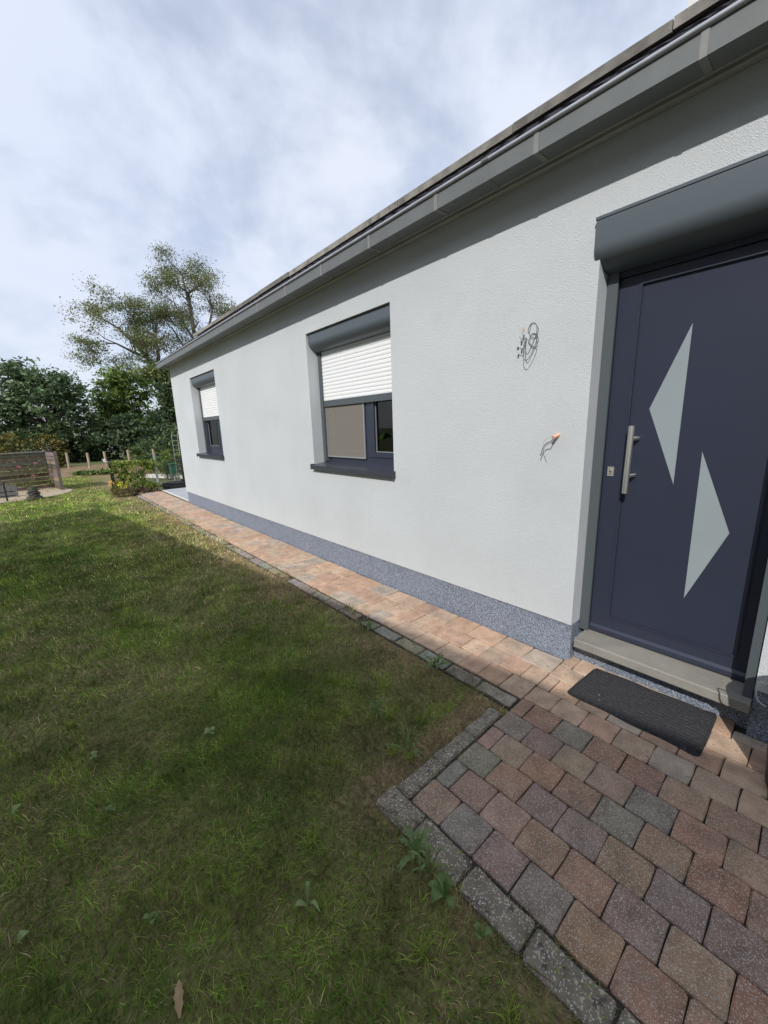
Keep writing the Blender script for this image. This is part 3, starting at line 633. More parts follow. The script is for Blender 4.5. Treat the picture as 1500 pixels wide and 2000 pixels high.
def tree(name, base, lobes, cols, label, size=.24, ncl=120, per=60, trunk=.22, seed=1, group=None, clspread=.55, cat='tree', flat=.6):
    """lobes: list of (cx, cy, cz, rx, ry, rz) relative to base"""
    o = empty(name, base, label, cat, group); r = np.random.default_rng(seed); cs = []
    vol = np.array([l[3]*l[4]*l[5] for l in lobes])**.7; vol = vol/vol.sum()
    for l, v in zip(lobes, vol):
        m = max(5, int(ncl*v)); d = r.normal(size=(m, 3)); d /= np.linalg.norm(d, axis=1, keepdims=True); q = r.uniform(.25, 1.0, (m, 1))**.55*r.uniform(.85, 1.12, (m, 1))
        cs.append(np.array(l[:3]) + d*q*np.array(l[3:]))
    cs = np.concatenate(cs); cs = cs[cs[:,2] > .15]
    V, F, C = leaf_cloud(cs, r.uniform(.6, 1.3, len(cs))*clspread, per, size, cols, flat=flat, seed=seed)
    np_mesh('crown', V, [F], m_leaf, C, o)
    zc = min(l[2]-l[5]*.3 for l in lobes); zc = max(zc, .3); s = MB()
    top = Vector(lobes[0][:3]); fork = Vector((top.x*.3, top.y*.3, zc))
    s.tube([(0,0,-.2), (fork.x*.4, fork.y*.4, zc*.5), fork, fork.lerp(top, .6), top], [trunk*1.2, trunk, trunk*.85, trunk*.5, trunk*.15], 8, cap=False)
    pick = cs[r.permutation(len(cs))[:min(26, len(cs))]]
    limb_tubes(s, tuple(fork), [tuple(p) for p in pick[:13]], trunk*.42, seed); limb_tubes(s, tuple(fork.lerp(top, .4)), [tuple(p) for p in pick[13:]], trunk*.3, seed+1)
    me = s.mesh('trunk', m_bark, (0,0,0), smooth=True); link('trunk', me, o)
    return o
DKG = [(.11,.165,.078),(.155,.22,.10),(.20,.27,.135),(.09,.14,.07)]
MDG = [(.11,.17,.04),(.15,.22,.05),(.18,.24,.06),(.085,.135,.038)]
YLG = [(.13,.125,.028),(.16,.14,.03),(.10,.115,.03),(.19,.15,.035)]
ROB = [(.17,.205,.08),(.22,.25,.10),(.27,.26,.13),(.14,.175,.07)]
CON = [(.070,.110,.050),(.100,.145,.068),(.048,.080,.040)]
LIT = [(.10,.15,.03),(.13,.18,.035),(.16,.18,.04)]
tree('broadleaf_tree', (.9,32,-.2), [(-.2,0,3.4,2.2,2.0,2.4),(-1.2,.3,5.0,1.3,1.2,1.3),(.9,0,4.6,1.2,1.2,1.2),(-2.4,0,3.0,1.4,1.4,1.6),(1.6,-.4,2.2,.9,.9,1.2)], DKG, 'round dark green broadleaf tree behind the weathered screen fence', ncl=230, per=62, size=.21, seed=3, clspread=.5)
tree('garden_bush', (-1.1,26,0), [(0,0,1.0,.9,.8,1.1),(.55,.3,.8,.6,.6,.9)], YLG, 'olive yellow bush just above the left end of the screen fence', ncl=60, per=45, size=.13, seed=5, trunk=.06, clspread=.3, cat='bush')
tree('garden_bush', (.35,27,0), [(0,0,.9,.5,.5,1.0),(.3,0,.5,.5,.4,.6)], YLG, 'slim yellow green bush behind the right end of the screen fence', ncl=40, per=40, size=.13, seed=6, trunk=.05, clspread=.28, cat='bush')
tree('maple_tree', (4.9,34,-.2), [(0,0,4.0,1.7,1.6,2.4),(-.7,-.3,2.4,1.5,1.4,1.6),(.8,0,5.2,1.2,1.2,1.2),(1.2,-.5,2.2,1.2,1.2,1.5)], MDG, 'bright green bushy tree in the middle of the tree belt', ncl=170, per=60, size=.23, seed=8, clspread=.55)
tree('spruce_tree', (7.6,30,-.2), [(0,0,2.6,1.7,1.5,1.5),(0,0,4.2,1.2,1.2,1.3),(-.5,-.6,1.5,1.9,1.5,1.2),(.9,.4,5.2,.9,.9,.9)], CON, 'dark conifer with drooping lower branches left of the house corner', ncl=170, per=62, size=.2, seed=9, clspread=.5, flat=.3)
tree('spruce_tree', (4.3,28,-.2), [(0,0,2.0,1.0,1.0,1.2),(.6,.2,1.2,1.2,1.0,1.0)], CON, 'low dark conifer below the bright green tree', ncl=90, per=60, size=.17, seed=19, clspread=.4, flat=.3)
tree('field_tree', (9.5,36,-.2), [(0,0,5.6,1.8,1.8,1.7),(.8,0,3.4,2.2,2.0,2.2),(-1.6,.3,6.4,1.2,1.2,.8)], MDG+ROB, 'olive green tree beside the house corner under the tall bare crown', ncl=190, per=55, size=.25, seed=10, clspread=.6)
tree('field_tree', (13.5,38,-.2), [(0,0,7.2,2.6,2.4,2.2),(.5,0,4.5,2.8,2.4,2.4)], ROB+MDG, 'olive green tree showing just above the gutter end', ncl=170, per=55, size=.27, seed=11, clspread=.7)
tree('garden_bush', (3.35,15.7,0), [(0,0,.55,.55,.5,.5),(.45,.3,.45,.5,.5,.45),(.8,.2,.7,.5,.5,.55)], MDG, 'leafy green shrub beyond the fence next to the house corner', ncl=90, per=45, size=.065, seed=12, trunk=.03, clspread=.16, cat='bush')
tree('garden_bush', (5.6,21,0), [(0,0,1.1,1.1,1.0,1.1),(-1.2,.3,.7,.9,.8,.8)], CON+MDG[:1], 'dark rhododendron bush behind the row of timber posts', ncl=100, per=50, size=.12, seed=13, trunk=.06, clspread=.3, cat='bush')
tree('garden_bush', (4.4,24.5,0), [(0,0,.6,1.0,.6,.6)], MDG+CON, 'low green bush between the bean posts and the dark conifers', ncl=50, per=45, size=.11, seed=14, trunk=.05, clspread=.26, cat='bush')

def robinia(base, trunk_pts, cols, label, seed, levels, size, spreadk, per, lean=(0,0)):
    """tall thin tree: explicit limbs, fine twigs, small flat leaf clouds at twig ends"""
    o = empty('robinia_tree', base, label, 'tree', 'tall thin crowned trees'); rr = random.Random(seed); s = MB(); tips = []; tk = []
    def grow(p, d, ln, rad, lev):
        pts = [p]; rads = [rad]; q = p.copy(); dd = d.copy()
        for k in range(4):
            dd = (dd + Vector((rr.gauss(0,.20), rr.gauss(0,.20), rr.gauss(.02,.13)))).normalized(); q = q + dd*ln/4; pts.append(q.copy()); rads.append(rad*(1-.16*(k+1)))
        s.tube(pts, rads, 5 if rad > .06 else 3, cap=False)
        if lev == 0: tips.append(tuple(q)); tips.append(tuple(pts[2])); tk.append(1); return
        if lev == 1: tips.append(tuple(pts[3]))
        for k in range(rr.choice([2,3,3])):
            t = rr.choice([2,3,4]); ax = Vector((rr.gauss(0,1), rr.gauss(0,1), rr.gauss(0,.45))).normalized()
            nd = (dd*.75 + ax*.75 + Vector((0,0,.12))).normalized(); grow(pts[t], nd, ln*rr.uniform(.58,.82), rads[t]*.62, lev-1)
        nd = (dd + Vector((rr.gauss(0,.3), rr.gauss(0,.3), .1))).normalized(); grow(pts[4], nd, ln*.72, rads[4]*.8, lev-1)
    for tp in trunk_pts:                                            # each: points, radius, levels, limb length
        P_, rad, lev, ln = tp; P_ = [Vector(p) for p in P_]
        s.tube(P_, [rad*(1-.5*i/(len(P_)-1)) for i in range(len(P_))], 7, cap=False)
        for i in range(1, len(P_)):
            d = (P_[i]-P_[i-1]).normalized()
            for k in range(2 if i < len(P_)-1 else 3):
                ax = Vector((rr.gauss(0,1), rr.gauss(0,.8), rr.gauss(.1,.4))).normalized()
                grow(P_[i], (d*.55+ax*.8).normalized(), ln*rr.uniform(.7,1.1), rad*.38, lev-(0 if i == len(P_)-1 else 0))
    V, F, C = leaf_cloud(tips, np.full(len(tips), spreadk), per, size, cols, flat=.45, seed=seed)
    np_mesh('crown', V, [F], m_leaf, C, o); link('trunk', s.mesh('trunk', m_bark, (0,0,0), smooth=True), o)
    print('robinia tips', len(tips)); return o
robinia((10.6,46,-.2), [([(0,0,0),(-.1,0,4),(-.3,0,7.6),(-.9,0,9.2),(-2.0,.2,10.6)], .30, 2, 2.0), ([(-.3,0,7.6),(.1,.1,9.5),(.0,.2,11.3),(.4,.2,12.6)], .20, 2, 1.9), ([(-.9,0,9.2),(-2.2,-.3,9.6),(-3.4,-.3,10.2)], .16, 2, 1.9), ([(-2.0,.2,10.6),(-3.0,.2,11.7),(-4.2,.1,12.4)], .13, 2, 1.8), ([(0,0,6.2),(-1.8,0,7.4),(-3.6,.2,7.9)], .14, 2, 1.6)],
        ROB, 'wide leaning thin crowned tree left of the tallest tree', 21, 2, .14, .62, 24)
robinia((15.4,48,-.2), [([(0,0,0),(0,0,5),(-.1,0,9),(-.4,.1,13),(-.5,.1,16.5)], .34, 2, 2.7), ([(-.1,0,9),(.9,.2,12),(1.9,.2,15.2)], .22, 2, 2.6), ([(0,0,8.5),(1.6,.2,10.6),(2.8,.2,12.4)], .2, 2, 2.0), ([(-.4,.1,13),(-.6,0,15.5),(-.9,0,18.4)], .16, 2, 1.6), ([(-.1,0,9.5),(-1.6,0,11),(-2.6,.1,12.8)], .12, 2, 1.7), ([(.2,0,10.5),(-1.2,.2,13.2),(-2.0,.2,15.4)], .13, 2, 1.8), ([(.9,.2,12),(2.4,.1,13.2),(3.4,.1,14.2)], .13, 2, 1.8), ([(0,0,8.8),(2.4,.1,9.8),(3.9,.1,10.8)], .12, 2, 1.7)],
        ROB, 'tallest tree with thin oval crown rising behind the roof', 23, 2, .14, .72, 26)
# far wood as one mass
cs = []
for k in range(420):
    xx = rng.uniform(-16, 30); cs.append((xx, rng.uniform(56, 66), rng.uniform(.3, 1)**1.3*(4.2+2.0*math.sin(xx*.35)+1.2*math.sin(xx*.9+1))))
V, F, C = leaf_cloud(cs, np.full(len(cs), 1.2), 40, .5, CON+DKG, seed=40)
tag(np_mesh('far_wood', V, [F], m_leaf, C), 'dark distant wood behind the garden trees', 'wood', kind='stuff')

for q, (x, y, w_, h_) in enumerate(((1.9,33,1.3,1.5),(3.4,33.5,1.5,1.9),(6.1,33,1.5,1.6),(8.6,33,1.6,2.0),(11,34,1.8,2.4))):
    tree('garden_bush', (x,y,-.2), [(0,0,h_*.5,w_,.8,h_*.62)], CON+DKG, ['dark low bush under the round tree','dark bush below the gap in the tree belt','dark bush under the middle trees behind the posts','tall dark bush left of the house corner','tall dark bush hidden mostly by the house corner'][q], ncl=70, per=50, size=.19, seed=90+q, trunk=.05, clspread=.42, cat='bush')
# grey-white house behind the trees
fh = empty('far_house', (3.6,50,0), 'pale house half hidden behind the dark trees', 'house')
MB().box(.2, 8.5, 48, 54, -.2, 2.6).build('wall', m_pale, fh)
MB().extrude([(-.1,47.7,2.6),(-.1,54.3,2.6),(-.1,51,4.6)], (8.9,0,0)).build('roof', m_slab, fh)
for x in (1.6, 4.0, 6.2): MB().box(x, x+1.0, 47.97, 48.02, .9, 2.1).build('window', m_dark, fh)

# ---------------------------------------------------------------- garden things
BC = [(.165,.14,.115),(.12,.10,.082),(.19,.163,.135),(.098,.081,.068),(.145,.122,.10)]
sf = empty('screen_fence', (.16,16.26,0), 'weathered wooden screen fence of horizontal boards behind the sand bed', 'fence')
def board_run(a, b_, zt, nb):
    a = Vector((*a,0)); b_ = Vector((*b_,0)); d = b_-a; ang = math.atan2(d.y, d.x); ln = d.length; h = zt/nb
    me = MB().box(0, ln, -.012, .012, .006, h-.012).mesh('board', m_wood)
    for k in range(nb):
        o = link('board', me, sf, (a.x-sf.location.x, a.y-sf.location.y+(.012 if k % 2 else -.012), h*k), (random.uniform(-.05,.05), 0, ang), color=tuple(v*random.uniform(.8,1.2) for v in random.choice(BC)))
    return ang
board_run((.16,16.26), (-3.2,15.25), 1.13, 9); board_run((.16,16.26), (.36,15.16), 1.13, 9)
for (x, y) in ((.36,15.13),(.18,16.28),(-1.0,15.96),(-2.2,15.6)):
    MB().box(x-.04,x+.04,y-.04,y+.04,-.1,1.16).build('fence_post', m_wood, sf).color = (.115,.10,.085,1)
cap_a = Vector((.16,16.26,1.13)); cap_b = Vector((-3.2,15.25,1.13)); d = (cap_b-cap_a); nrm = Vector((-d.y,d.x,0)).normalized()*.035
MB().extrude([cap_a+nrm, cap_a-nrm, cap_a-nrm+Vector((0,0,.028)), cap_a+nrm+Vector((0,0,.028))], d).build('cap_rail', m_wood, sf).color = (.28,.25,.215,1)
# slate cairn
ca = empty('slate_cairn', (-.27,13.5,.012), 'small stack of dark slate pieces on the sand bed', 'cairn')
rr = random.Random(5)
for k in range(11):
    w_ = .17*(1-.055*k)*rr.uniform(.85,1.15); s = MB(); n_ = 7; ph = rr.uniform(0,6)
    poly = [(-.27+rr.uniform(-.025,.025)+w_*math.cos(ph+2*math.pi*i/n_)*rr.uniform(.8,1.2), 13.5+w_*.8*math.sin(ph+2*math.pi*i/n_)*rr.uniform(.8,1.2), .012+.030*k+rr.uniform(-.006,.006)) for i in range(n_)]
    s.extrude(poly, (0,0,.026)).build('slate_piece', m_slate, ca).color = (*[v*rr.uniform(.6,1.5) for v in (.075,.072,.07)], 1)
# black stake with cross bars and grey plate
sk = empty('garden_stake', (-.79,13.62,0), 'black iron stake with two cross bars at the left edge of the sand bed', 'stake')
MB().tube([(-.79,13.62,-.05),(-.79,13.62,.50)], .018, 8).build('pole', m_black, sk)
for z in (.24, .13): MB().box(-.98, -.62, 13.605, 13.635, z, z+.02).build('cross_bar', m_black, sk)
sl = tag(MB().box(-1.0, -.6, 14.5, 14.54, .02, .34).build('slate_slab', m_slate, loc=(-.78,14,.012)), 'upright grey slate slab behind the black stake', 'stone slab'); sl.color = (.13,.125,.12,1)
# climbing roses on the screen fence
def rose(base, h, wd, pink, label, seed):
    o = empty('climbing_rose', base, label, 'rose'); r_ = random.Random(seed); s = MB(); cs = []
    for k in range(5):
        p = [Vector(base)]; d = Vector((r_.uniform(-1,1)*wd*.8, r_.uniform(-.7,.1)*wd*.2, 1)).normalized()
        for i in range(5): d = (d+Vector((r_.gauss(0,.25), r_.gauss(0,.08), .1))).normalized(); p.append(p[-1]+d*h/5)
        s.tube(p, .006, 4); cs += [tuple(q-Vector(base)+Vector((0,-.04,0))) for q in p[1:]]
    s.build('stem', m_stem, o)
    V, F, C = leaf_cloud(cs, np.full(len(cs), .08), 5, .05, LIT, seed=seed); np_mesh('foliage', V, [F], m_leaf, C, o)
    for k in range(pink):
        q = Vector(cs[-1-2*k]) + Vector((0,-.05,.02)); V, F, C = leaf_cloud([tuple(q)], [.035], 26, .045, [(.62,.10,.16),(.75,.25,.3)], seed=seed+k, flat=1, aspect=1.1)
        np_mesh('blossom', V, [F], m_petal, C, o)
rose((-.42,15.85,.01), .85, .9, 1, 'climbing rose with pink blossom on the left part of the screen fence', 1)
rose((.14,15.95,.01), .95, .6, 2, 'thin climbing rose at the corner of the screen fence', 2)

# timber posts of the back fence
pp = [(1.80,24.2,.78),(2.52,24.5,.79),(3.25,22.3,.88),(4.02,20.8,.90),(5.0,21.5,.93),(1.05,25.6,.8)]
pm = MB().tube([(0,0,-.2),(0,0,.88)], .055, 8).mesh('timber_post', m_post)
desc = ['pale timber post over the vegetable plot, nearest the yellow can','pale timber post just left of the black fence post','pale timber post rising above the left part of the fence vine','tall pale timber post directly behind the galvanised post','mossy timber post beside the wire trellis','timber post in the shade of the round tree trunk']
for (x, y, h), ds in zip(pp, desc):
    tag(link('timber_post', pm, None, (x,y,0), (random.uniform(-.02,.02),random.uniform(-.02,.02),0), (1,1,h/.88)), ds, 'post', 'timber posts of the back fence')
yc = empty('yellow_can', (.78,27.6,0), 'yellow plastic can by the trunk of the round tree', 'can')
MB().box(.62,.94,27.5,27.8,0,.42).build('can_body', m_yellow, yc); MB().tube([(.7,27.6,.42),(.78,27.6,.56),(.88,27.6,.42)], .03, 6).build('can_handle', m_yellow, yc)
# vegetable plants
for i in range(8):
    x = 1.05+i*.17; y = 20.1-i*.07+random.uniform(-.2,.2)
    V, F, C = leaf_cloud([(0,0,.10),(.08,.05,.14),(-.08,.02,.10)], [.12]*3, 26, .11, MDG+LIT[:1], seed=60+i)
    tag(np_mesh('vegetable_plant', V, [F], m_leaf, C, loc=(x,y,0)), ['leftmost low leafy plant of the row along the brown plot','second low leafy plant from the left in the vegetable row','third low leafy plant from the left in the vegetable row','fourth low leafy plant from the left in the vegetable row','fifth low leafy plant from the left, past the middle of the vegetable row','third low leafy plant from the right in the vegetable row','second low leafy plant from the right in the vegetable row','rightmost low leafy plant of the vegetable row, nearest the vine'][i], 'plant', 'vegetable plants in a row')

# wire fence with vine
A, B, Cc = Vector((1.41,12.9,0)), Vector((2.38,12.36,0)), Vector((3.7,13.75,0))
wf = empty('wire_fence', A, 'low double bar wire fence from black post to galvanised post', 'fence')
MB().box(A.x-.04,A.x+.04,A.y-.04,A.y+.04,-.1,.84).build('fence_post', m_black, wf)
MB().box(B.x-.025,B.x+.025,B.y-.025,B.y+.025,-.1,1.04).build('fence_post', m_galv, wf)
for (p, q, h) in ((A,B,.82),(B,Cc,.80)):
    s = MB(); d = q-p; n = int(d.length/.06)
    for k in range(1, n): c = p+d*k/n; s.tube([(c.x,c.y,.04),(c.x,c.y,h)], .0032, 3)
    for z in np.linspace(.05, h-.02, 5): s.tube([p+Vector((0,0,z)), q+Vector((0,0,z))], .004, 3)
    s.build('wire_panel', m_fence, wf)
vn = empty('fence_vine', (1.8,12.65,0), 'yellow green climbing vine covering the wire fence', 'vine'); cs = []
r_ = random.Random(4)
for k in range(270):
    t = r_.random()**.85; c = A.lerp(B, t*.95); zz = r_.uniform(.05,.86) if t < .72 else r_.choice([r_.uniform(.6,.86), r_.uniform(.05,.25)])
    cs.append((c.x-1.8+r_.uniform(-.03,.05), c.y-12.65+r_.uniform(-.16,.05), zz))
V, F, C = leaf_cloud(cs, np.full(len(cs), .075), 15, .055, [(.15,.23,.04),(.22,.29,.05),(.30,.32,.06),(.11,.17,.04)], seed=70); np_mesh('foliage', V, [F], m_leaf, C, vn)
s = MB()
for k in range(9):
    c = A.lerp(B, .08+.1*k)-Vector((1.8,12.65,0)); s.tube([(c.x,c.y-.05,0),(c.x+.05,c.y-.04,.3),(c.x-.04,c.y-.03,.6),(c.x+.03,c.y-.02,.82)], .005, 4)
link('stem', s.mesh('stem', m_stem), vn)
def flower_bush(name, loc, cs, sp, cols, label, cat, seed, fl=None, size=.04, per=16):
    o = empty(name, loc, label, cat); V, F, C = leaf_cloud(cs, np.full(len(cs), sp), per, size, cols, seed=seed); np_mesh('foliage', V, [F], m_leaf, C, o)
    if fl: V, F, C = leaf_cloud(fl[0], np.full(len(fl[0]), .03), 9, .04, fl[1], seed=seed+1, flat=1, aspect=1.1); np_mesh('blossom', V, [F], m_petal, C, o)
    s = MB()
    for c in cs[::3]: s.tube([(0,0,0),(c[0]*.6,c[1]*.6,c[2]*.6),c], .004, 3)
    link('stem', s.mesh('stem', m_stem), o); return o
U = lambda a, b_: r_.uniform(a, b_)
flower_bush('heather_bush', (1.45,12.05,0), [(U(-.18,.3),U(-.2,.3),U(.03,.2)) for k in range(34)], .07, [(.17,.13,.05),(.13,.13,.045),(.22,.13,.06),(.11,.075,.05)], 'brownish heather clump at the foot of the vine', 'heather', 71, ([(U(-.1,.2),U(-.1,.2),U(.2,.36)) for k in range(9)], [(.75,.6,.05),(.8,.68,.1)]))
flower_bush('marigold_plant', (1.30,12.1,0), [(U(-.08,.08),U(-.1,.1),U(.05,.3)) for k in range(10)], .05, [(.20,.14,.04),(.10,.12,.03)], 'orange flowering plant below the black fence post', 'flower', 73, ([(U(-.08,.06),U(-.1,.05),U(.28,.42)) for k in range(4)], [(.8,.38,.08),(.85,.5,.15)]))
flower_bush('heather_bush', (2.12,12.32,0), [(U(-.3,.2),U(-.2,.3),U(.02,.13)) for k in range(26)], .06, [(.10,.05,.055),(.14,.075,.06),(.08,.06,.045)], 'dark red heather clump beside the galvanised post', 'heather', 75)
flower_bush('shrub_stump', (1.80,12.0,0), [(U(-.05,.05),U(-.05,.05),U(.02,.18)) for k in range(8)], .04, [(.11,.08,.06),(.08,.06,.05)], 'short grey brown twiggy stump at the end of the path', 'shrub', 77)
flower_bush('white_flowers', (1.38,13.0,0), [(U(-.1,.14),U(-.05,.1),U(.78,.95)) for k in range(6)], .05, [(.10,.14,.05),(.07,.10,.04)], 'small white flowers on top of the black fence post', 'flower', 79, ([(U(-.12,.14),U(-.1,.05),U(.88,1.0)) for k in range(5)], [(.8,.8,.82)]))

# black base, post, trellis, green container, edging beyond the terrace
bs = MB(); bs.extrude([(2.50,12.95,.012),(2.72,12.36,.012),(3.6,12.30,.012),(3.7,13.2,.012),(2.8,13.35,.012)], (0,0,.075)); bs.extrude([(2.60,12.95,.087),(2.76,12.50,.087),(3.55,12.42,.087),(3.6,13.1,.087),(2.85,13.2,.087)], (0,0,.05))
tag(bs.build('floor_plate', m_black, loc=(3.0,12.8,0)), 'flat black plate lying on the grey terrace slabs', 'plate')
bp = empty('parasol_pole', (3.22,12.95,.13), 'black upright pole standing beside the house corner', 'pole')
MB().tube([(3.22,12.95,.137),(3.22,12.95,.9)], .05, 10).build('pole', m_black, bp, smooth=True); MB().tube([(3.22,12.95,.137),(3.22,12.95,.2)], .09, 10).build('collar', m_black, bp, smooth=True)
tr = empty('wire_trellis', (3.2,13.4,0), 'slim grey wire trellis next to the house corner', 'trellis')
s = MB()
for x in (3.14, 3.30): s.tube([(x,13.4,-.05),(x,13.4,1.5),(x+.03,13.4,1.6)], .008, 5)
s.build('upright', m_galv, tr)
for k in range(9): MB().tube([(3.14,13.4,.3+.15*k),(3.30,13.4,.3+.15*k)], .005, 4).build('rung', m_galv, tr)
gc = empty('green_container', (3.17,13.9,0), 'green plastic container on a thin stand beside the black pole', 'container')
MB().box(3.08,3.28,13.8,14.0,.3,.6).build('container_body', m_green, gc); MB().box(3.06,3.30,13.78,14.02,.6,.63).build('lid', m_green, gc); MB().tube([(3.18,13.9,-.05),(3.18,13.9,.3)], .03, 8).build('stand', m_galv, gc)
tag(MB().extrude([(2.7,17.6,-.05),(2.95,17.7,-.05),(4.0,15.3,-.05),(3.85,15.2,-.05)], (0,0,.11)).build('bed_edging', m_edge, loc=(3.3,16.4,0)), 'low pale edging board beyond the wire fence', 'edging')

# orchid on the inner sill of the nearer window
orc = empty('potted_orchid', (2.71,3.01,1.245), 'green leaved potted plant behind the right pane of the nearer window', 'plant')
MB().tube([(2.71,3.01,1.246),(2.71,3.01,1.40)], [.045,.06], 12).build('pot', m_white, orc)
for ang, ln, up in ((4.5,.22,.12),(5.5,.2,.13),(3.6,.17,.07),(1.7,.17,.09)):
    s = MB(); d = Vector((math.cos(ang), math.sin(ang), 0)); w_ = Vector((-d.y*.55, d.x*.55, .8 if d.x < .3 else -.8))
    prev = None
    for k in range(7):
        t = k/6; c = Vector((2.71,3.01,1.40)) + d*ln*1.2*t + Vector((0,0,up*math.sin(t*2.2))); hw = .052*math.sin(math.pi*min(1, t*.9+.08))
        row = [c-w_*hw, c-Vector((0,0,.008)), c+w_*hw]
        if prev: s.quad(prev[0], prev[1], row[1], row[0]); s.quad(prev[1], prev[2], row[2], row[1])
        prev = row
    ob = s.build('leaf', None, orc, smooth=True); ob.data.materials.append(mat('orchid_leaf', (.22,.42,.07), .4))
s = MB().tube([(2.71,3.01,1.40),(2.72,3.12,1.55),(2.73,3.17,1.72)], .004, 5); s.tube([(2.71,3.01,1.40),(2.7,3.0,1.5),(2.69,2.96,1.62)], .004, 5); s.build('stem', m_stem, orc)
wfv = empty('white_flower', (2.74,3.56,1.245), 'white flower in a small pot behind the insect screen of the nearer window', 'flower')
MB().tube([(2.74,3.56,1.246),(2.74,3.56,1.32)], [.035,.05], 10).build('pot', m_white, wfv)
V, F, C = leaf_cloud([(0,0,.16),(-.01,.05,.20),(.01,-.05,.19)], [.06]*3, 14, .06, [(.75,.74,.68),(.7,.7,.66),(.3,.36,.2)], seed=99, flat=1, aspect=1.1); np_mesh('blossom', V, [F], m_petal, C, wfv)
cn = empty('curtain', (2.9,3.7,1.25), 'pale grey curtain behind the insect screen of the nearer window', 'curtain')
s = MB(); ptsf = [(2.83+.018*math.sin(k*1.1)+.008*math.sin(k*2.7), 3.42+.028*k) for k in range(42)]; ptsb = [(x+.006, y) for x, y in ptsf][::-1]
s.extrude([(x,y,1.25) for x, y in ptsf+ptsb], (0,0,1.2)).build('curtain_cloth', m_curt, cn)
cu = empty('curtain', (2.9,7.1,1.25), 'pale curtain behind the glass of the farther window', 'curtain')
s = MB(); ptsf = [(2.80+.02*math.sin(k*1.3), 7.0+.03*k) for k in range(14)]; ptsb = [(x+.006, y) for x, y in ptsf][::-1]
s.extrude([(x,y,1.25) for x, y in ptsf+ptsb], (0,0,1.2)).build('curtain_cloth', m_pale, cu)

# ---------------------------------------------------------------- weeds and fallen leaves on the lawn
def leaf_obj(s, base, ang, ln, wd, up, jag=0, droop=.5):
    d = Vector((math.cos(ang), math.sin(ang), 0)); w_ = Vector((-d.y, d.x, 0)); prev = None
    for k in range(9):
        t = k/8; c = Vector(base) + d*ln*t + Vector((0,0,up*math.sin(t*math.pi*(.5+.5*droop)))); hw = wd*math.sin(math.pi*(t*.92+.05))**.8*(1-.55*jag*(k % 2))
        row = [c-w_*hw+Vector((0,0,.15*hw)), c, c+w_*hw+Vector((0,0,.15*hw))]
        if prev: s.quad(prev[0], prev[1], row[1], row[0]); s.quad(prev[1], prev[2], row[2], row[1])
        prev = row
m_weed = mat('weed_leaf', (.105,.165,.045), .5, var=.25, vscale=40, transl=.15); m_weed2 = mat('broad_leaf', (.085,.14,.03), .5, var=.2, vscale=40, transl=.1); m_dry = mat('dry_leaf', (.27,.185,.10), .8, var=.2, vscale=60); m_lite = mat('light_leaf', (.20,.27,.10), .6, var=.15, vscale=40, transl=.2)
def weed(x, y, n, ln, wd, jag, m_, label, seed, up=.03):
    o = empty('lawn_weed', (x, y, .0), label, 'weed'); r = random.Random(seed); a0 = r.uniform(0,6)
    for k in range(n):
        s = MB(); leaf_obj(s, (x, y, .012), a0+2*math.pi*k/n+r.uniform(-.4,.4), ln*r.uniform(.6,1.15), wd*r.uniform(.8,1.2), up*r.uniform(.5,1.6), jag); s.build('leaf', m_, o, smooth=True)
weed(.80,.80, 13, .085, .012, 1, m_weed, 'jagged light green dandelion against the kerb at the forecourt corner', 1, .035)
weed(.775,.645, 5, .06, .017, 0, m_weed2, 'dark broad leaved weed against the kerb below the dandelion', 2, .03)
weed(.775,.50, 3, .032, .011, 0, m_weed, 'small light green weed, nearest the camera along the kerb', 3, .02)
weed(.79,.72, 9, .08, .004, 0, m_weed, 'spiky grassy weed between dandelion and broad leaved weed', 4, .05)
weed(1.715,1.50, 10, .10, .008, 0, m_weed2, 'dark narrow leaved weed at the lawn edge before the path', 5, .05)
weed(1.725,2.20, 6, .06, .012, 0, m_weed, 'small green weed at the lawn edge, farthest along the path', 6, .03)
weed(-.04,2.17, 4, .034, .009, 0, m_lite, 'pale leaved weed on the far left of the open lawn', 7, .02)
weed(.03,1.24, 4, .026, .009, 0, m_weed, 'clover sized weed in the shaded lawn left of centre', 8, .02)
weed(.42,.93, 3, .06, .008, 0, m_lite, 'yellowish weed with upright leaf in the shaded lawn', 9, .05)
weed(.432,1.94, 5, .035, .011, 0, m_lite, 'tiny pale clover in the middle of the lawn', 10, .015)
weed(1.10,1.135, 14, .11, .003, 0, m_weed, 'bright grass tuft beside the kerb stones', 11, .07)
weed(1.16,1.44, 12, .09, .003, 0, m_weed, 'bright spiky grass tuft in the lawn above the kerb', 12, .06)
weed(-.02,1.78, 3, .028, .010, 0, m_weed, 'three leaved weed left of centre on the lawn', 13, .02)
def fallen(x, y, ang, ln, wd, m_, label, jag=.5):
    s = MB(); leaf_obj(s, (x, y, .018), ang, ln, wd, .012, jag, 1); tag(s.build('fallen_leaf', m_, smooth=True, loc=(x,y,.018)), label, 'leaf')
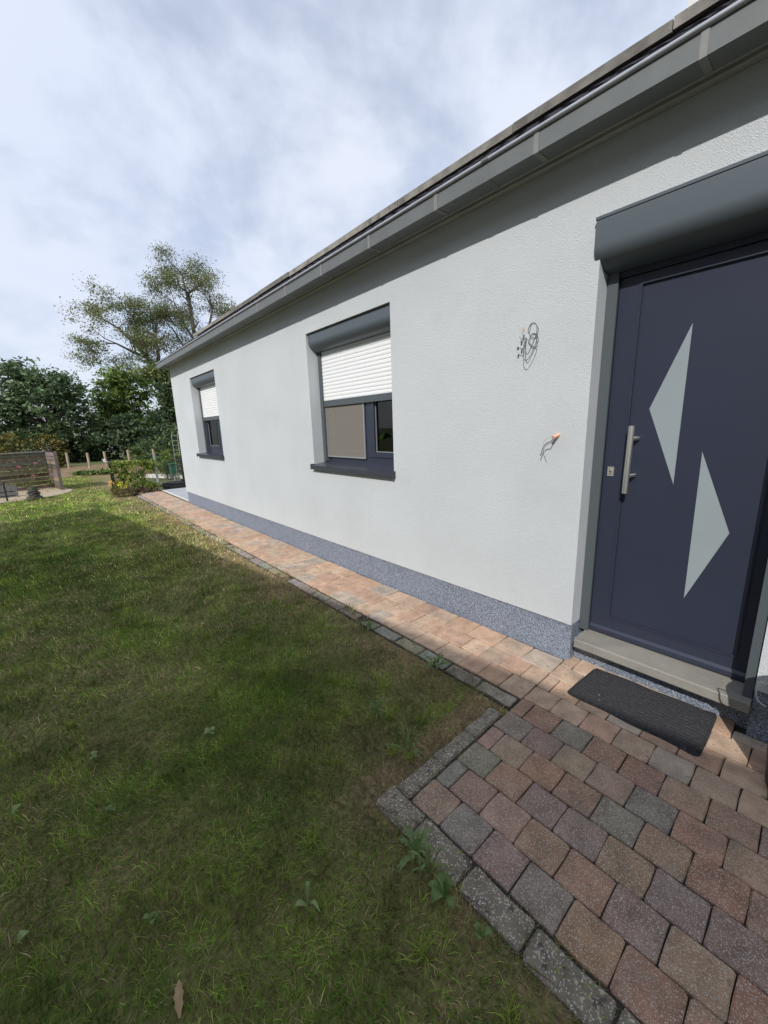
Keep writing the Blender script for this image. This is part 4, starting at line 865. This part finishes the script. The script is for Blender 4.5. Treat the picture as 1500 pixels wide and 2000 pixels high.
fallen(.035,.94,1.35,.085,.013,m_dry,'dry brown leaf lying on the lawn at the bottom edge')
fallen(-.30,1.46,.4,.03,.014,m_lite,'pale round leaf on the lawn at the left edge',0)
fallen(-.33,2.05,.9,.045,.013,m_lite,'pale leaf in the grass at the far left edge',0)

# ---------------------------------------------------------------- neighbouring house behind the photographer, its ridge throws the lawn shade
k = 7.0/.87; r0 = Vector((1.96-k, .23-.47*k, 7.0)); r1 = Vector((.60-k, 10.5-.47*k, 7.0)); dr = (r1-r0).normalized(); r0 = r1-dr*19; pr = Vector((dr.y,-dr.x,0))
nh = empty('neighbour_house', (r1.x, r1.y-8, 0), 'gabled neighbouring house with brown tiled roof across the lawn', 'house')
s = MB(); hw = 3.3
for a, b_, c, d_ in ((-hw, -hw+.25, 0, 19), (hw-.25, hw, 0, 19)): pass
q0, q1 = r0-Vector((0,0,7.0)), r1-Vector((0,0,7.0))
s.extrude([q0-pr*hw, q0+pr*hw, q0+pr*hw+Vector((0,0,4.1)), q0+Vector((0,0,6.85)), q0-pr*hw+Vector((0,0,4.1))], q1-q0-dr*.4).build('wall', m_render2, nh)
s = MB(); e = 3.7; ez = 7.0-e*.82
for sg in (1, -1): s.extrude([r0, r0+Vector((0,0,.14)), r0+pr*e*sg+Vector((0,0,ez-7+.14)), r0+pr*e*sg+Vector((0,0,ez-7))], r1-r0)
s.build('roof', m_rooft2, nh)
for t in (3, 7.5, 12, 16):
    c = q0+dr*t+pr*(hw+.01); s = MB(); s.extrude([c+Vector((0,0,1)), c+dr*1.2+Vector((0,0,1)), c+dr*1.2+Vector((0,0,2.3)), c+Vector((0,0,2.3))], pr*.05); wn = s.build('window', m_pale, nh)
    c = c+pr*.052+dr*.08; s = MB(); s.extrude([c+Vector((0,0,1.08)), c+dr*1.04+Vector((0,0,1.08)), c+dr*1.04+Vector((0,0,2.22)), c+Vector((0,0,2.22))], pr*.004); s.build('pane', m_dark, wn)
print('objects', len(bpy.data.objects), 'tris', sum(sum(len(p.vertices)-2 for p in me.polygons) for me in []))
